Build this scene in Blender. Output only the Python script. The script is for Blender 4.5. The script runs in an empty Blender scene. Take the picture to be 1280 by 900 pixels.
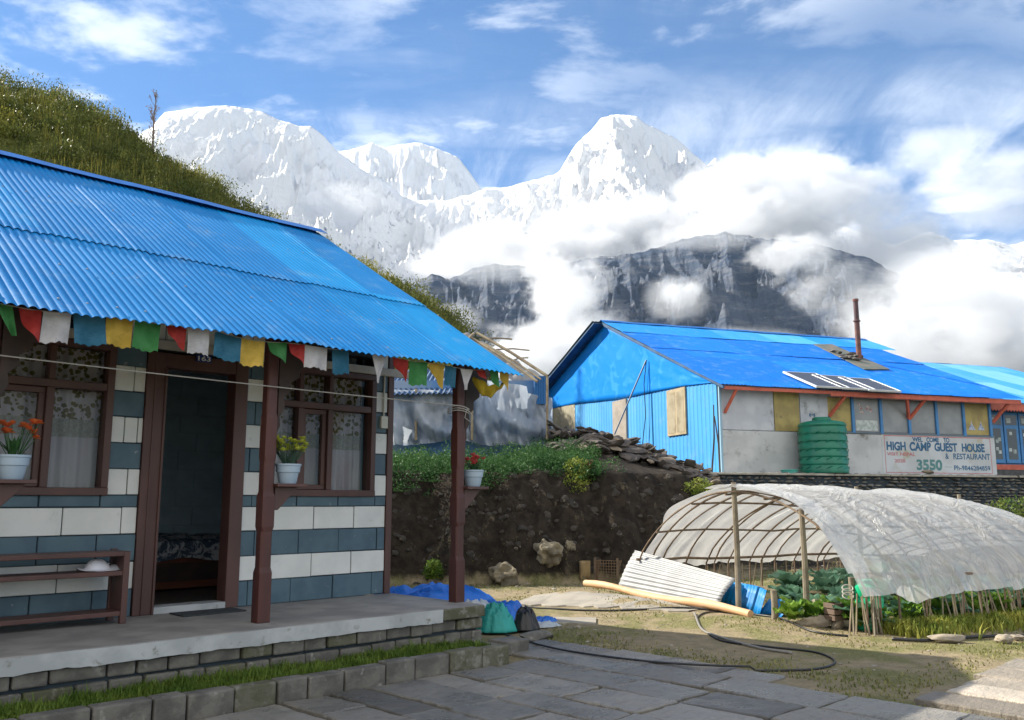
import bpy, bmesh, math, random
import numpy as np
from mathutils import Vector, Matrix
from math import sin, cos, pi, radians, atan2, atan, hypot, sqrt, tan

# ------------------------------------------------------------ scene, camera, light
SC = bpy.context.scene
COL = SC.collection
H = 1.31                       # eye height above the courtyard
FPX = 1100.0                   # focal length in pixels of a 1280 wide frame
PITCH = atan(176 / FPX)
cam_d = bpy.data.cameras.new('camera')
cam = bpy.data.objects.new('camera', cam_d)
COL.objects.link(cam)
cam.location = (0, 0, H)
cam.rotation_euler = (pi / 2 + PITCH, 0, 0)
cam_d.sensor_width = 36
cam_d.lens = 36 * FPX / 1280
cam_d.clip_start = 0.05
cam_d.clip_end = 60000
SC.camera = cam

SUN_YAW = radians(-65)         # clockwise from +Y
SUN_EL = radians(34.5)
world = bpy.data.worlds.new("World")
SC.world = world
world.use_nodes = True
SUN_STRENGTH = 5.0
SKY_STRENGTH = 0.15
sun_d = bpy.data.lights.new('sun', 'SUN')
sun_d.energy = SUN_STRENGTH
sun_d.angle = radians(0.5)
sun_d.color = (1.0, 0.93, 0.80)
sun = bpy.data.objects.new('sun', sun_d)
COL.objects.link(sun)
sdir = Vector((sin(SUN_YAW) * cos(SUN_EL), cos(SUN_YAW) * cos(SUN_EL), sin(SUN_EL)))
sun.rotation_euler = (-sdir).to_track_quat('-Z', 'Y').to_euler()
SC.view_settings.view_transform = 'Standard'
SC.view_settings.look = 'None'
SC.view_settings.gamma = 1.0
SC.view_settings.use_curve_mapping = False
SC.view_settings.exposure = 1.12
SC.cycles.volume_bounces = 4
SC.cycles.volume_step_rate = 0.42
SC.cycles.volume_max_steps = 128
SC.cycles.max_bounces = 8
SC.cycles.diffuse_bounces = 3
SC.cycles.glossy_bounces = 3
SC.cycles.transmission_bounces = 5
SC.cycles.transparent_max_bounces = 24
SC.cycles.caustics_reflective = False
SC.cycles.caustics_refractive = False
SC.cycles.use_denoising = True


class NT:
    """small helper to write node trees tersely"""
    def __init__(s, tree):
        s.t = tree
        s.n = tree.nodes
    def new(s, kind, **kw):
        nd = s.n.new(kind)
        for k, v in kw.items():
            setattr(nd, k, v)
        return nd
    def link(s, a, b):
        s.t.links.new(a, b)
    def put(s, sock, v):
        if v is None:
            return
        if isinstance(v, bpy.types.NodeSocket):
            s.link(v, sock)
        else:
            if isinstance(v, (tuple, list)) and sock.type == 'RGBA' and len(v) == 3:
                v = (*v, 1)
            sock.default_value = v
    def math(s, op, a, b=None, c=None, clamp=False):
        nd = s.new('ShaderNodeMath', operation=op, use_clamp=clamp)
        s.put(nd.inputs[0], a); s.put(nd.inputs[1], b); s.put(nd.inputs[2], c)
        return nd.outputs[0]
    def vmath(s, op, a, b=None):
        nd = s.new('ShaderNodeVectorMath', operation=op)
        s.put(nd.inputs[0], a)
        if b is not None:
            s.put(nd.inputs[3 if op == 'SCALE' else 1], b)
        return nd.outputs['Value'] if op in ('LENGTH', 'DOT_PRODUCT') else nd.outputs[0]
    def noise(s, vec, scale=5, detail=5, rough=.55, dist=0, dim='3D'):
        nd = s.new('ShaderNodeTexNoise', noise_dimensions=dim)
        s.put(nd.inputs['Vector'], vec)
        nd.inputs['Scale'].default_value = scale
        nd.inputs['Detail'].default_value = detail
        nd.inputs['Roughness'].default_value = rough
        nd.inputs['Distortion'].default_value = dist
        return nd.outputs['Fac']
    def ramp(s, fac, lo, hi, smooth=True):
        nd = s.new('ShaderNodeMapRange', interpolation_type='SMOOTHSTEP' if smooth else 'LINEAR')
        s.put(nd.inputs['Value'], fac)
        s.put(nd.inputs['From Min'], lo); s.put(nd.inputs['From Max'], hi)
        return nd.outputs['Result']
    def mix(s, fac, a, b, mode='MIX'):
        nd = s.new('ShaderNodeMix', data_type='RGBA', blend_type=mode)
        s.put(nd.inputs[0], fac)
        s.put(nd.inputs[6], a); s.put(nd.inputs[7], b)
        return nd.outputs[2]
    def mapping(s, vec, scale=(1, 1, 1), rot=(0, 0, 0), loc=(0, 0, 0)):
        nd = s.new('ShaderNodeMapping')
        s.put(nd.inputs['Vector'], vec)
        nd.inputs['Scale'].default_value = scale
        nd.inputs['Rotation'].default_value = rot
        nd.inputs['Location'].default_value = loc
        return nd.outputs[0]
    def sep(s, vec):
        nd = s.new('ShaderNodeSeparateXYZ')
        s.put(nd.inputs[0], vec)
        return nd.outputs
    def comb(s, x, y, z):
        nd = s.new('ShaderNodeCombineXYZ')
        s.put(nd.inputs[0], x); s.put(nd.inputs[1], y); s.put(nd.inputs[2], z)
        return nd.outputs[0]
    def bump(s, height, strength=.5, dist=.01):
        nd = s.new('ShaderNodeBump')
        s.put(nd.inputs['Height'], height)
        nd.inputs['Strength'].default_value = strength
        nd.inputs['Distance'].default_value = dist
        return nd.outputs[0]


# ---- sky: Nishita plus high cirrus and a few broken clouds laid on planes overhead
w = NT(world.node_tree)
for nd in list(w.n):
    w.n.remove(nd)
sky = w.new('ShaderNodeTexSky', sky_type='NISHITA')
sky.sun_disc = False
sky.sun_elevation = SUN_EL
sky.sun_rotation = SUN_YAW
sky.altitude = 3000
sky.air_density = 1.0
sky.dust_density = 0.3
sky.ozone_density = 2.0
tc = w.new('ShaderNodeTexCoord').outputs['Generated']
dx, dy, dz = w.sep(tc)
el = w.math('MAXIMUM', dz, 0.02)
elo = w.math('ADD', el, 0.06)
pl = w.comb(w.math('DIVIDE', dx, elo), w.math('DIVIDE', dy, elo), 0.0)
# streaky cirrus
m1 = w.mapping(pl, scale=(.5, 1.9, 1), rot=(0, 0, radians(-12)), loc=(3.1, 1.7, 0))
n1 = w.noise(m1, scale=.8, detail=9, rough=.6, dist=.5)
c1 = w.ramp(n1, .40, .66)
m1b = w.mapping(pl, scale=(1.5, .5, 1), rot=(0, 0, radians(35)), loc=(.3, 5.7, 0))
n1b = w.noise(m1b, scale=2.2, detail=10, rough=.65, dist=.6)
c1 = w.math('MULTIPLY', c1, w.math('ADD', w.math('MULTIPLY', w.ramp(n1b, .38, .66), 1.1), .08))
# puffy patches
m2 = w.mapping(pl, scale=(1, 1.35, 1), loc=(8.4, 2.2, 0))
n2 = w.noise(m2, scale=2.3, detail=9, rough=.58, dist=.2)
big = w.noise(w.mapping(pl, loc=(1.2, 7.7, 0)), scale=.5, detail=2)
c2 = w.math('MULTIPLY', w.ramp(n2, .47, .62), w.ramp(big, .38, .54))
# a long pale band rising to the right, above the summits
az = w.math('DIVIDE', dx, w.math('MAXIMUM', dy, .05))
elv = w.math('DIVIDE', dz, w.math('MAXIMUM', dy, .05))
n3 = w.noise(w.comb(w.math('MULTIPLY', az, 2.2), w.math('MULTIPLY', elv, 9.0), 0.0), scale=1.6, detail=9, rough=.6, dist=.5)
bc = w.math('ADD', .425, w.math('MULTIPLY', az, .055))
bd = w.math('SUBTRACT', w.math('ADD', elv, w.math('MULTIPLY', w.math('SUBTRACT', n3, .5), .10)), bc)
band = w.math('MULTIPLY', w.ramp(bd, -.035, .0), w.ramp(bd, .10, .005))
band = w.math('MULTIPLY', band, w.ramp(dy, .0, .3))
band = w.math('MULTIPLY', band, w.math('MULTIPLY', w.ramp(az, -.25, .05), w.math('ADD', .1, w.math('MULTIPLY', w.ramp(n1b, .3, .7), .9))))
cl = w.math('MAXIMUM', w.math('MAXIMUM', w.math('MULTIPLY', c1, .52), w.math('MULTIPLY', c2, .85)), w.math('MULTIPLY', band, .62))
cl = w.math('MULTIPLY', w.math('MULTIPLY', cl, .9), w.ramp(dz, .02, .16), clamp=True)
hsv = w.new('ShaderNodeHueSaturation')
w.put(hsv.inputs['Color'], sky.outputs[0])
hsv.inputs['Saturation'].default_value = 1.25
hsv.inputs['Value'].default_value = .56
# unseen bright overcast added behind the camera to fill the shaded fronts
rear_fill = w.math('MULTIPLY', w.ramp(dy, .05, -.45), w.ramp(dz, .0, .12))
rear_fill = w.math('MULTIPLY', rear_fill, w.math('ADD', .55, w.math('MULTIPLY', n2, .7)), clamp=True)
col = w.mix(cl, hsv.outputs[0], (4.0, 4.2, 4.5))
col = w.mix(rear_fill, col, (4.5, 4.4, 4.25))
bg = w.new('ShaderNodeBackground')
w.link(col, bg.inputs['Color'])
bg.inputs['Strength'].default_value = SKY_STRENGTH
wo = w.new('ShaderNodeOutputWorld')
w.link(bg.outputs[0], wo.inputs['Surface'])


# ------------------------------------------------------------ helpers
def ray(u, v):
    r, up = (u - 640) / FPX, (450 - v) / FPX
    return Vector((r, cos(PITCH) - up * sin(PITCH), sin(PITCH) + up * cos(PITCH)))


CAM = Vector((0, 0, H))


def at_y(u, v, Y):
    """the place a given distance ahead, for survey points read off the photograph"""
    r = ray(u, v)
    return CAM + r * (Y / r.y)


def at_z(u, v, z=0.0):
    r = ray(u, v)
    return CAM + r * ((z - H) / r.z)


def tag(o, label=None, cat=None, group=None, kind=None):
    if label: o['label'] = label
    if cat: o['category'] = cat
    if group: o['group'] = group
    if kind: o['kind'] = kind
    return o


def thing(name, label, cat, loc=(0, 0, 0), rz=0, group=None, kind=None):
    o = bpy.data.objects.new(name, None)
    COL.objects.link(o)
    o.location = loc
    o.rotation_euler = (0, 0, rz)
    return tag(o, label, cat, group, kind)


class MB:
    def __init__(s):
        s.v = []; s.f = []; s.m = []
    def add(s, vs, fs, mi=0, T=None):
        b = len(s.v)
        if T is not None:
            vs = [T @ Vector(p) for p in vs]
        s.v.extend([tuple(p) for p in vs])
        s.f.extend([tuple(i + b for i in f) for f in fs])
        s.m.extend([mi] * len(fs))
        return s
    def box(s, x0, x1, y0, y1, z0, z1, mi=0, T=None):
        vs = [(x0, y0, z0), (x1, y0, z0), (x1, y1, z0), (x0, y1, z0), (x0, y0, z1), (x1, y0, z1), (x1, y1, z1), (x0, y1, z1)]
        return s.add(vs, [(0, 3, 2, 1), (4, 5, 6, 7), (0, 1, 5, 4), (1, 2, 6, 5), (2, 3, 7, 6), (3, 0, 4, 7)], mi, T)
    def prism(s, poly, y0, y1, axis='y', mi=0, T=None):
        n = len(poly)
        def P(a, b, c):
            return {'y': (a, c, b), 'x': (c, a, b), 'z': (a, b, c)}[axis]
        vs = [P(a, b, y0) for a, b in poly] + [P(a, b, y1) for a, b in poly]
        fs = [tuple(range(n)), tuple(range(2 * n - 1, n - 1, -1))] + [(i, i + n, (i + 1) % n + n, (i + 1) % n) for i in range(n)]
        return s.add(vs, fs, mi, T)
    def tube(s, pts, rad, n=8, mi=0, cap=True, T=None, flat=1.0):
        pts = [Vector(p) for p in pts]
        if not isinstance(rad, (list, tuple)):
            rad = [rad] * len(pts)
        vs, fs = [], []
        prev = None
        for i, p in enumerate(pts):
            a = pts[max(i - 1, 0)]; b = pts[min(i + 1, len(pts) - 1)]
            t = (b - a).normalized()
            if prev is None:
                up = Vector((0, 0, 1)) if abs(t.z) < .9 else Vector((1, 0, 0))
                x = t.cross(up).normalized()
            else:
                x = (prev - t * prev.dot(t)).normalized()
            prev = x
            y = t.cross(x)
            for k in range(n):
                an = 2 * pi * k / n
                vs.append(p + (x * cos(an) + y * sin(an) * flat) * rad[i])
        for i in range(len(pts) - 1):
            for k in range(n):
                a = i * n + k; b = i * n + (k + 1) % n
                fs.append((a, b, b + n, a + n))
        if cap:
            fs.append(tuple(range(n - 1, -1, -1)))
            fs.append(tuple(range((len(pts) - 1) * n, len(pts) * n)))
        return s.add(vs, fs, mi, T)
    def lathe(s, prof, n=24, mi=0, T=None, cap=True):
        vs = [(r * cos(2 * pi * k / n), r * sin(2 * pi * k / n), z) for r, z in prof for k in range(n)]
        fs = [(i * n + k, i * n + (k + 1) % n, (i + 1) * n + (k + 1) % n, (i + 1) * n + k) for i in range(len(prof) - 1) for k in range(n)]
        if cap:
            fs.append(tuple(range(n - 1, -1, -1)))
            fs.append(tuple(range((len(prof) - 1) * n, len(prof) * n)))
        return s.add(vs, fs, mi, T)
    def grid(s, nu, nv, fn, mi=0, T=None, close_u=False):
        vs = [fn(i / (nu - (0 if close_u else 1)), j / (nv - 1)) for j in range(nv) for i in range(nu)]
        fs = []
        for j in range(nv - 1):
            for i in range(nu if close_u else nu - 1):
                a = j * nu + i; b = j * nu + (i + 1) % nu
                fs.append((a, b, b + nu, a + nu))
        return s.add(vs, fs, mi, T)
    def rock(s, c, size, rnd, mi=0, sub=2, rot=None, rough=.22, flat=0):
        bm = bmesh.new()
        bmesh.ops.create_icosphere(bm, subdivisions=sub, radius=1)
        off = Vector((rnd.uniform(-50, 50), rnd.uniform(-50, 50), rnd.uniform(-50, 50)))
        planes = [(Vector((rnd.gauss(0, 1), rnd.gauss(0, 1), rnd.gauss(0, 1))).normalized(), rnd.uniform(.5, .85)) for _ in range(9)]
        from mathutils import noise as mn
        for q in bm.verts:
            d = q.co.normalized()
            r = 1.0
            for pn, pd in planes:
                k = d.dot(pn)
                if k > .01:
                    r = min(r, pd / k)
            r *= 1 + rough * mn.noise(d * 2.1 + off) * .6
            q.co = d * r
        R = rot if rot is not None else Matrix.Rotation(rnd.uniform(0, 6.28), 4, 'Z') @ Matrix.Rotation(rnd.gauss(0, .15), 4, 'X')
        T = Matrix.Translation(c) @ R @ Matrix.Diagonal((*size, 1))
        bm.verts.index_update()
        s.add([T @ q.co for q in bm.verts], [tuple(q.index for q in f.verts) for f in bm.faces], mi)
        bm.free()
        return s
    def build(s, name, mats, parent=None, smooth=False, bevel=0, seg=2, sub=0, solid=0, auto=None, flip=False):
        me = bpy.data.meshes.new(name)
        me.from_pydata(s.v, [], s.f)
        if not isinstance(mats, (list, tuple)):
            mats = [mats]
        for m in mats:
            me.materials.append(m)
        if len(mats) > 1:
            me.polygons.foreach_set('material_index', s.m)
        if smooth:
            me.polygons.foreach_set('use_smooth', [True] * len(me.polygons))
        if auto is not None:
            me.polygons.foreach_set('use_smooth', [True] * len(me.polygons))
            me.set_sharp_from_angle(angle=radians(auto))
        me.update()
        o = bpy.data.objects.new(name, me)
        COL.objects.link(o)
        if parent is not None:
            o.parent = parent
        if solid:
            md = o.modifiers.new('solid', 'SOLIDIFY'); md.thickness = solid; md.offset = 0
        if bevel:
            md = o.modifiers.new('bevel', 'BEVEL'); md.width = bevel; md.segments = seg; md.limit_method = 'ANGLE'; md.angle_limit = radians(40)
        if sub:
            md = o.modifiers.new('sub', 'SUBSURF'); md.levels = sub; md.render_levels = sub
        return o


def copy_tree(o, parent=None):
    c = o.copy()
    COL.objects.link(c)
    if parent is not None:
        c.parent = parent
    for ch in [k for k in bpy.data.objects if k.parent == o]:
        copy_tree(ch, c)
    return c


def new_mat(name):
    m = bpy.data.materials.new(name)
    m.use_nodes = True
    t = NT(m.node_tree)
    b = t.n['Principled BSDF']
    return m, t, b


def M(name, c1, c2=None, scale=6, rough=.7, bump=0, bscale=40, bdist=.004, metal=0, spec=.5, stretch=(1, 1, 1), detail=6,
      lo=.38, hi=.62, c3=None, s3=20, lo3=.55, hi3=.7, rough2=None, coat=0):
    m, t, b = new_mat(name)
    tc = t.new('ShaderNodeTexCoord').outputs['Object']
    v = t.mapping(tc, scale=stretch)
    col = c1
    if c2 is not None:
        f = t.ramp(t.noise(v, scale, detail), lo, hi)
        col = t.mix(f, c1, c2)
        if rough2 is not None:
            mr = t.new('ShaderNodeMapRange'); t.put(mr.inputs[0], f)
            mr.inputs['To Min'].default_value = rough; mr.inputs['To Max'].default_value = rough2
            t.link(mr.outputs[0], b.inputs['Roughness'])
    if c3 is not None:
        f3 = t.ramp(t.noise(t.vmath('ADD', v, (7.3, 2.1, 9.9)), s3, 8, .65), lo3, hi3)
        col = t.mix(f3, col, c3)
    t.put(b.inputs['Base Color'], col)
    if rough2 is None or c2 is None:
        b.inputs['Roughness'].default_value = rough
    b.inputs['Metallic'].default_value = metal
    b.inputs['Specular IOR Level'].default_value = spec
    b.inputs['Coat Weight'].default_value = coat
    if bump:
        h = t.noise(v, bscale, 6, .65)
        t.link(t.bump(h, bump, bdist), b.inputs['Normal'])
    return m


_perm = np.random.RandomState(7).permutation(256).astype(np.int64)
_perm = np.concatenate([_perm, _perm, _perm])
_grad = np.random.RandomState(3).normal(size=(256, 2))
_grad /= np.linalg.norm(_grad, axis=1)[:, None]


def perlin(x, y):
    xi = np.floor(x).astype(np.int64); yi = np.floor(y).astype(np.int64)
    xf = x - xi; yf = y - yi
    u = xf * xf * xf * (xf * (xf * 6 - 15) + 10); v = yf * yf * yf * (yf * (yf * 6 - 15) + 10)
    def g(ix, iy, fx, fy):
        h = _perm[(_perm[ix & 255] + iy) & 255]
        gr = _grad[h]
        return gr[..., 0] * fx + gr[..., 1] * fy
    a = g(xi, yi, xf, yf); b = g(xi + 1, yi, xf - 1, yf)
    c = g(xi, yi + 1, xf, yf - 1); d = g(xi + 1, yi + 1, xf - 1, yf - 1)
    return (a + u * (b - a)) * (1 - v) + (c + u * (d - c)) * v


def fbm(x, y, octv=5, gain=.5, lac=2.03, ridged=False):
    t = np.zeros_like(x); amp = 1.0; k = 0; prev = 1.0
    for o in range(octv):
        n = perlin(x + 17.3 * o, y - 9.1 * o)
        if ridged:
            n = (1 - np.abs(n) * 2.2)
            n = n * n * (prev if o else 1.0)
            prev = np.clip(n * 1.2, 0, 1)
            t += amp * n
        else:
            t += amp * n * 1.5
        k += amp
        amp *= gain; x = x * lac; y = y * lac
    return t / k


def mesh_np(name, V, F, mat, parent=None, smooth=True):
    me = bpy.data.meshes.new(name)
    me.vertices.add(len(V)); me.vertices.foreach_set('co', np.asarray(V, dtype=np.float32).ravel())
    F = np.asarray(F, dtype=np.int32)
    k = F.shape[1]
    me.loops.add(F.size); me.loops.foreach_set('vertex_index', F.ravel())
    me.polygons.add(len(F)); me.polygons.foreach_set('loop_start', np.arange(0, F.size, k, dtype=np.int32))
    me.polygons.foreach_set('loop_total', np.full(len(F), k, dtype=np.int32))
    if smooth:
        me.polygons.foreach_set('use_smooth', np.ones(len(F), dtype=bool))
    me.materials.append(mat)
    me.update(calc_edges=True)
    o = bpy.data.objects.new(name, me)
    COL.objects.link(o)
    if parent is not None:
        o.parent = parent
    return o


def grid_faces(nu, nv):
    i, j = np.meshgrid(np.arange(nu - 1), np.arange(nv - 1), indexing='xy')
    a = (j * nu + i).ravel()
    return np.stack([a, a + 1, a + 1 + nu, a + nu], axis=1)
# ------------------------------------------------------------ mountains
def mountain(name, sil, D, foot, mat, base_z=-200, rows=150, cols=640, amp=1.0, rsc=1.0, seed=0, shape=1.15, back=.35, uext=(0, 1280), flute=1.0):
    us = np.linspace(uext[0], uext[1], cols)
    su = np.array([p[0] for p in sil], float); sv = np.array([p[1] for p in sil], float)
    v = np.interp(us, su, sv)
    # small jagged detail of the crest
    v = v + fbm(us / 22 + seed, us * 0 + seed, 4) * 3.0 * flute
    r = [ray(a, b) for a, b in zip(us, v)]
    dx_ = np.array([q.x / q.y for q in r]); ez = np.array([q.z / q.y for q in r])
    tb = int(rows * back)
    t = np.concatenate([np.linspace(0, 1, rows) ** .9, 1 + np.linspace(0, 1, tb + 1)[1:] * .5])
    T, E_ = np.meshgrid(t, ez, indexing='ij')
    X_ = np.meshgrid(t, dx_, indexing='ij')[1]
    Y = foot + (D - foot) * T
    # the crest wanders in depth
    Dv = D * (1 + .05 * fbm(us / 160 + seed * 3.1, us * 0 + 2.2, 3))
    Y = foot + (Dv[None, :] - foot) * T
    X = X_ * Y
    Zc = H + E_ * Dv[None, :]
    below = np.clip(T, 0, 1)
    Z = base_z + (Zc - base_z) * below ** shape
    over = np.clip(T - 1, 0, 1)
    Z = Z - over * (D - foot) * 1.5
    s = 1 / (620 * rsc)
    wx = fbm(X * s * .7 + seed, Y * s * .7, 3); wy = fbm(X * s * .7 + 31 + seed, Y * s * .7 + 7, 3)
    rn = fbm(X * s + wx * .7 + seed * 5, Y * s * .55 + wy * .7, 7, gain=.56, ridged=True) - .45
    fl = fbm(X * s * 5 + wx * 2, Y * s * .9 + wy, 4, ridged=True) - .4
    f2 = fbm(X * s * 9 + 3, Y * s * 5, 4, ridged=True) - .4
    env = np.clip((1.0 - T) * 11, 0, 1) * np.clip(T * 4, 0, 1)
    env2 = np.where(T > 1, .0, env) ** 1.3 + .02
    Z = Z + (rn * 300 * rsc + fl * 85 * rsc * flute + f2 * 46 * rsc) * amp * env2
    cap = H + E_[:, :] * Y - 3
    over_ = np.maximum(Z - cap + 18, 0)
    Z = np.where(T < .999, Z - over_ * over_ / (over_ + 18), Z)
    V = np.stack([X, Y, Z], -1).reshape(-1, 3)
    return mesh_np(name, V, grid_faces(cols, len(t)), mat)


def mountain_mat(name, snow_lo, snow_hi, zlo, zhi, rock1, rock2, rock3, strata=1.0):
    m, t, b = new_mat(name)
    geo = t.new('ShaderNodeNewGeometry')
    pos = geo.outputs['Position']
    nz = t.sep(geo.outputs['Normal'])[2]
    px, py, pz = t.sep(pos)
    n1 = t.noise(pos, .0035, 10, .62)
    n2 = t.noise(t.mapping(pos, scale=(1, 1, 3.2)), .009, 10, .68)
    st = t.noise(t.mapping(pos, scale=(.35, .35, 2.0)), .02, 8, .65)
    rock = t.mix(t.ramp(n1, .38, .62), rock1, rock2)
    rock = t.mix(t.ramp(st, .45, .62), rock, rock3)
    k = t.math('ADD', nz, t.math('MULTIPLY', t.math('SUBTRACT', n2, .5), 1.1))
    k = t.math('ADD', k, t.math('MULTIPLY', t.math('SUBTRACT', st, .5), .8 * strata))
    k = t.math('ADD', k, t.math('MULTIPLY', t.ramp(pz, zlo, zhi, False), .55))
    sn = t.ramp(k, snow_lo, snow_hi)
    col = t.mix(sn, rock, (.92, .93, .95))
    t.put(b.inputs['Base Color'], col)
    b.inputs['Roughness'].default_value = .85
    b.inputs['Specular IOR Level'].default_value = .2
    h = t.math('ADD', t.math('ADD', t.noise(pos, .02, 10, .72), t.math('MULTIPLY', t.noise(t.mapping(pos, scale=(1, .3, .3)), .018, 6, .7), 1.2)), t.math('MULTIPLY', st, .3 * strata))
    bp = t.bump(h, .8, 45)
    t.link(bp, b.inputs['Normal'])
    return m


mat_snow = mountain_mat('snow_face', .06, .26, 1400, 2600, (.09, .12, .19), (.13, .16, .23), (.17, .19, .25), .35)
mat_rock = mountain_mat('dark_crag', 1.02, 1.42, 900, 2200, (.04, .065, .12), (.085, .11, .16), (.16, .175, .21), 1.3)
sil_main = [(60, 230), (150, 182), (190, 158), (205, 141), (240, 134), (280, 132), (315, 136), (330, 141), (350, 150), (372, 157), (388, 156), (400, 166),
            (407, 173), (421, 188), (452, 212), (486, 229), (503, 246), (524, 250), (558, 250), (586, 244), (608, 235), (632, 234), (660, 226),
            (692, 218), (700, 212), (710, 196), (720, 180), (732, 168), (752, 148), (764, 143), (780, 144), (796, 145), (812, 157), (840, 170),
            (856, 182), (874, 198), (884, 206), (894, 196), (904, 203), (930, 222), (1000, 262), (1100, 300), (1200, 330), (1340, 350)]
mo = mountain('mountain', sil_main, 6500, 1900, mat_snow, base_z=-300, shape=1.0, amp=1.2, rows=300, cols=1100, seed=1, uext=(40, 1330))
tag(mo, 'snow covered mountain range with a sharp summit and fluted white faces', 'mountain', kind='structure')
sil_b = [(380, 240), (421, 190), (452, 184), (465, 178), (482, 184), (500, 180), (524, 178), (541, 182), (558, 191), (575, 198), (589, 217), (599, 232), (620, 262), (680, 330)]
mo = mountain('mountain', sil_b, 8600, 5600, mat_snow, base_z=900, amp=1.2, rows=70, cols=260, seed=5, uext=(385, 675))
tag(mo, 'rounded snow dome showing behind the dip of the long white ridge', 'mountain', kind='structure')
sil_e = [(1040, 330), (1100, 312), (1130, 302), (1150, 293), (1165, 290), (1190, 300), (1230, 299), (1262, 305), (1330, 296)]
mo = mountain('mountain', sil_e, 7600, 5200, mountain_mat('streaked_face', .75, 1.0, 900, 2600, (.08, .09, .12), (.12, .13, .15), (.16, .16, .18)), base_z=300, rows=110, cols=220, seed=9, uext=(1000, 1340))
tag(mo, 'distant rocky ridge streaked with snow far off at the right', 'mountain', kind='structure')
sil_d = [(440, 400), (500, 372), (525, 350), (540, 343), (556, 346), (575, 345), (590, 335), (620, 330), (650, 332), (690, 330), (740, 322), (790, 318), (850, 300),
         (900, 290), (960, 298), (1020, 304), (1080, 320), (1120, 340), (1160, 362), (1185, 364), (1205, 369), (1225, 380), (1245, 400), (1340, 440)]
mo = mountain('mountain', sil_d, 3600, 1500, mat_rock, base_z=-150, rows=230, cols=760, amp=1.25, rsc=.55, seed=13, uext=(430, 1330), flute=1.6)
tag(mo, 'dark bare crag mountain in front of the snow peaks, half hidden in cloud', 'mountain', kind='structure')

# ------------------------------------------------------------ cloud bank: real volumes drifting across the faces
def cloud_mat(name, dens, thr, nsc, amt=1.5):
    m = bpy.data.materials.new(name)
    m.use_nodes = True
    t = NT(m.node_tree)
    for nd in list(t.n):
        t.n.remove(nd)
    tc = t.new('ShaderNodeTexCoord').outputs['Object']
    pos = t.new('ShaderNodeNewGeometry').outputs['Position']
    ln = t.vmath('LENGTH', tc)
    wp = t.vmath('ADD', pos, t.vmath('SCALE', t.comb(t.noise(pos, nsc * 2.5, 2), t.noise(t.vmath('ADD', pos, (900, 0, 0)), nsc * 2.5, 2), t.noise(t.vmath('ADD', pos, (0, 900, 0)), nsc * 2.5, 2)), .32 / nsc))
    nz = t.noise(t.mapping(wp, scale=(1, 1, 1.35)), nsc, 10, .66)
    d = t.math('MULTIPLY', t.math('SUBTRACT', 1.0, ln), 1.25)
    d = t.math('ADD', d, t.math('MULTIPLY', t.math('SUBTRACT', nz, .5), amt))
    d = t.ramp(d, thr, thr + .28)
    d = t.math('MULTIPLY', d, t.ramp(ln, 1.0, .6))
    pv = t.new('ShaderNodeVolumePrincipled')
    pv.inputs['Color'].default_value = (.955, .965, .985, 1)
    pv.inputs['Anisotropy'].default_value = 0.1
    t.put(pv.inputs['Density'], t.math('MULTIPLY', d, dens))
    out = t.new('ShaderNodeOutputMaterial')
    t.link(pv.outputs[0], out.inputs['Volume'])
    return m


cms = {(thin, k): cloud_mat('thin_vapour' if thin else 'cloud_vapour', (.0022 if thin else .0075) * (4000 / Y), .12 if thin else .30, FPX / (80 * Y), 5.5)
       for thin in (0, 1) for k, Y in ((0, 1700), (1, 2800), (2, 4400))}
PUFFS = [  # u, v, half width px, half height px, distance, thin?
    (985, 262, 115, 58, 4300, 0), (1085, 318, 95, 44, 4200, 0), (905, 240, 55, 34, 4500, 0), (930, 290, 75, 36, 4100, 0), (1010, 222, 48, 24, 4500, 0),
    (800, 288, 85, 32, 4300, 0), (720, 305, 90, 36, 4200, 0), (640, 318, 80, 30, 4200, 0), (560, 340, 75, 24, 4300, 0), (860, 305, 60, 34, 4000, 0),
    (700, 355, 50, 44, 3000, 0), (712, 405, 52, 55, 2300, 0), (672, 445, 60, 42, 1900, 0), (750, 435, 45, 36, 1800, 1),
    (848, 372, 34, 26, 1900, 1), (852, 368, 22, 16, 1850, 0), (985, 322, 46, 28, 2400, 0), (1015, 362, 30, 26, 1900, 1), (1060, 345, 50, 28, 2300, 1), (880, 292, 70, 14, 2600, 1),
    (1230, 405, 120, 66, 2200, 0), (1150, 425, 75, 45, 1800, 1), (1215, 345, 95, 38, 3000, 1), (1150, 375, 55, 45, 2600, 1), (900, 432, 90, 16, 1600, 1), (1090, 395, 50, 35, 1700, 1),
    (430, 262, 56, 26, 5000, 1), (560, 400, 36, 18, 1800, 1), (620, 335, 50, 20, 2500, 1), (1240, 235, 80, 44, 5200, 1), (1180, 190, 55, 26, 5400, 1),
]
cb = thing('cloud_bank', 'white bank of cloud clinging to the mountain faces', 'clouds', at_y(800, 400, 4000), kind='stuff')
for (u, v_, wu, hv, Y, thin) in PUFFS:
    bm = bmesh.new()
    bmesh.ops.create_icosphere(bm, subdivisions=3, radius=1.0)
    me = bpy.data.meshes.new('puff'); bm.to_mesh(me); bm.free()
    me.materials.append(cms[(thin, 0 if Y < 2100 else 1 if Y < 3600 else 2)])
    o = bpy.data.objects.new('puff', me); COL.objects.link(o)
    c = at_y(u, v_, Y)
    o.parent = cb
    o.location = c - cb.location
    sc_ = Y / FPX * 1.55
    o.scale = (wu * sc_, (wu + hv) * .5 * sc_, hv * sc_)
# ------------------------------------------------------------ left house frame
RZ1 = radians(44.465)
ZS = 0.42
W0 = Vector((-1.259, 8.798, ZS))
TH = Matrix.Translation(W0) @ Matrix.Rotation(RZ1, 4, 'Z')


def HL(x, y, z=0.0):
    return TH @ Vector((x, y, z))


rnd = random.Random(11)


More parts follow.
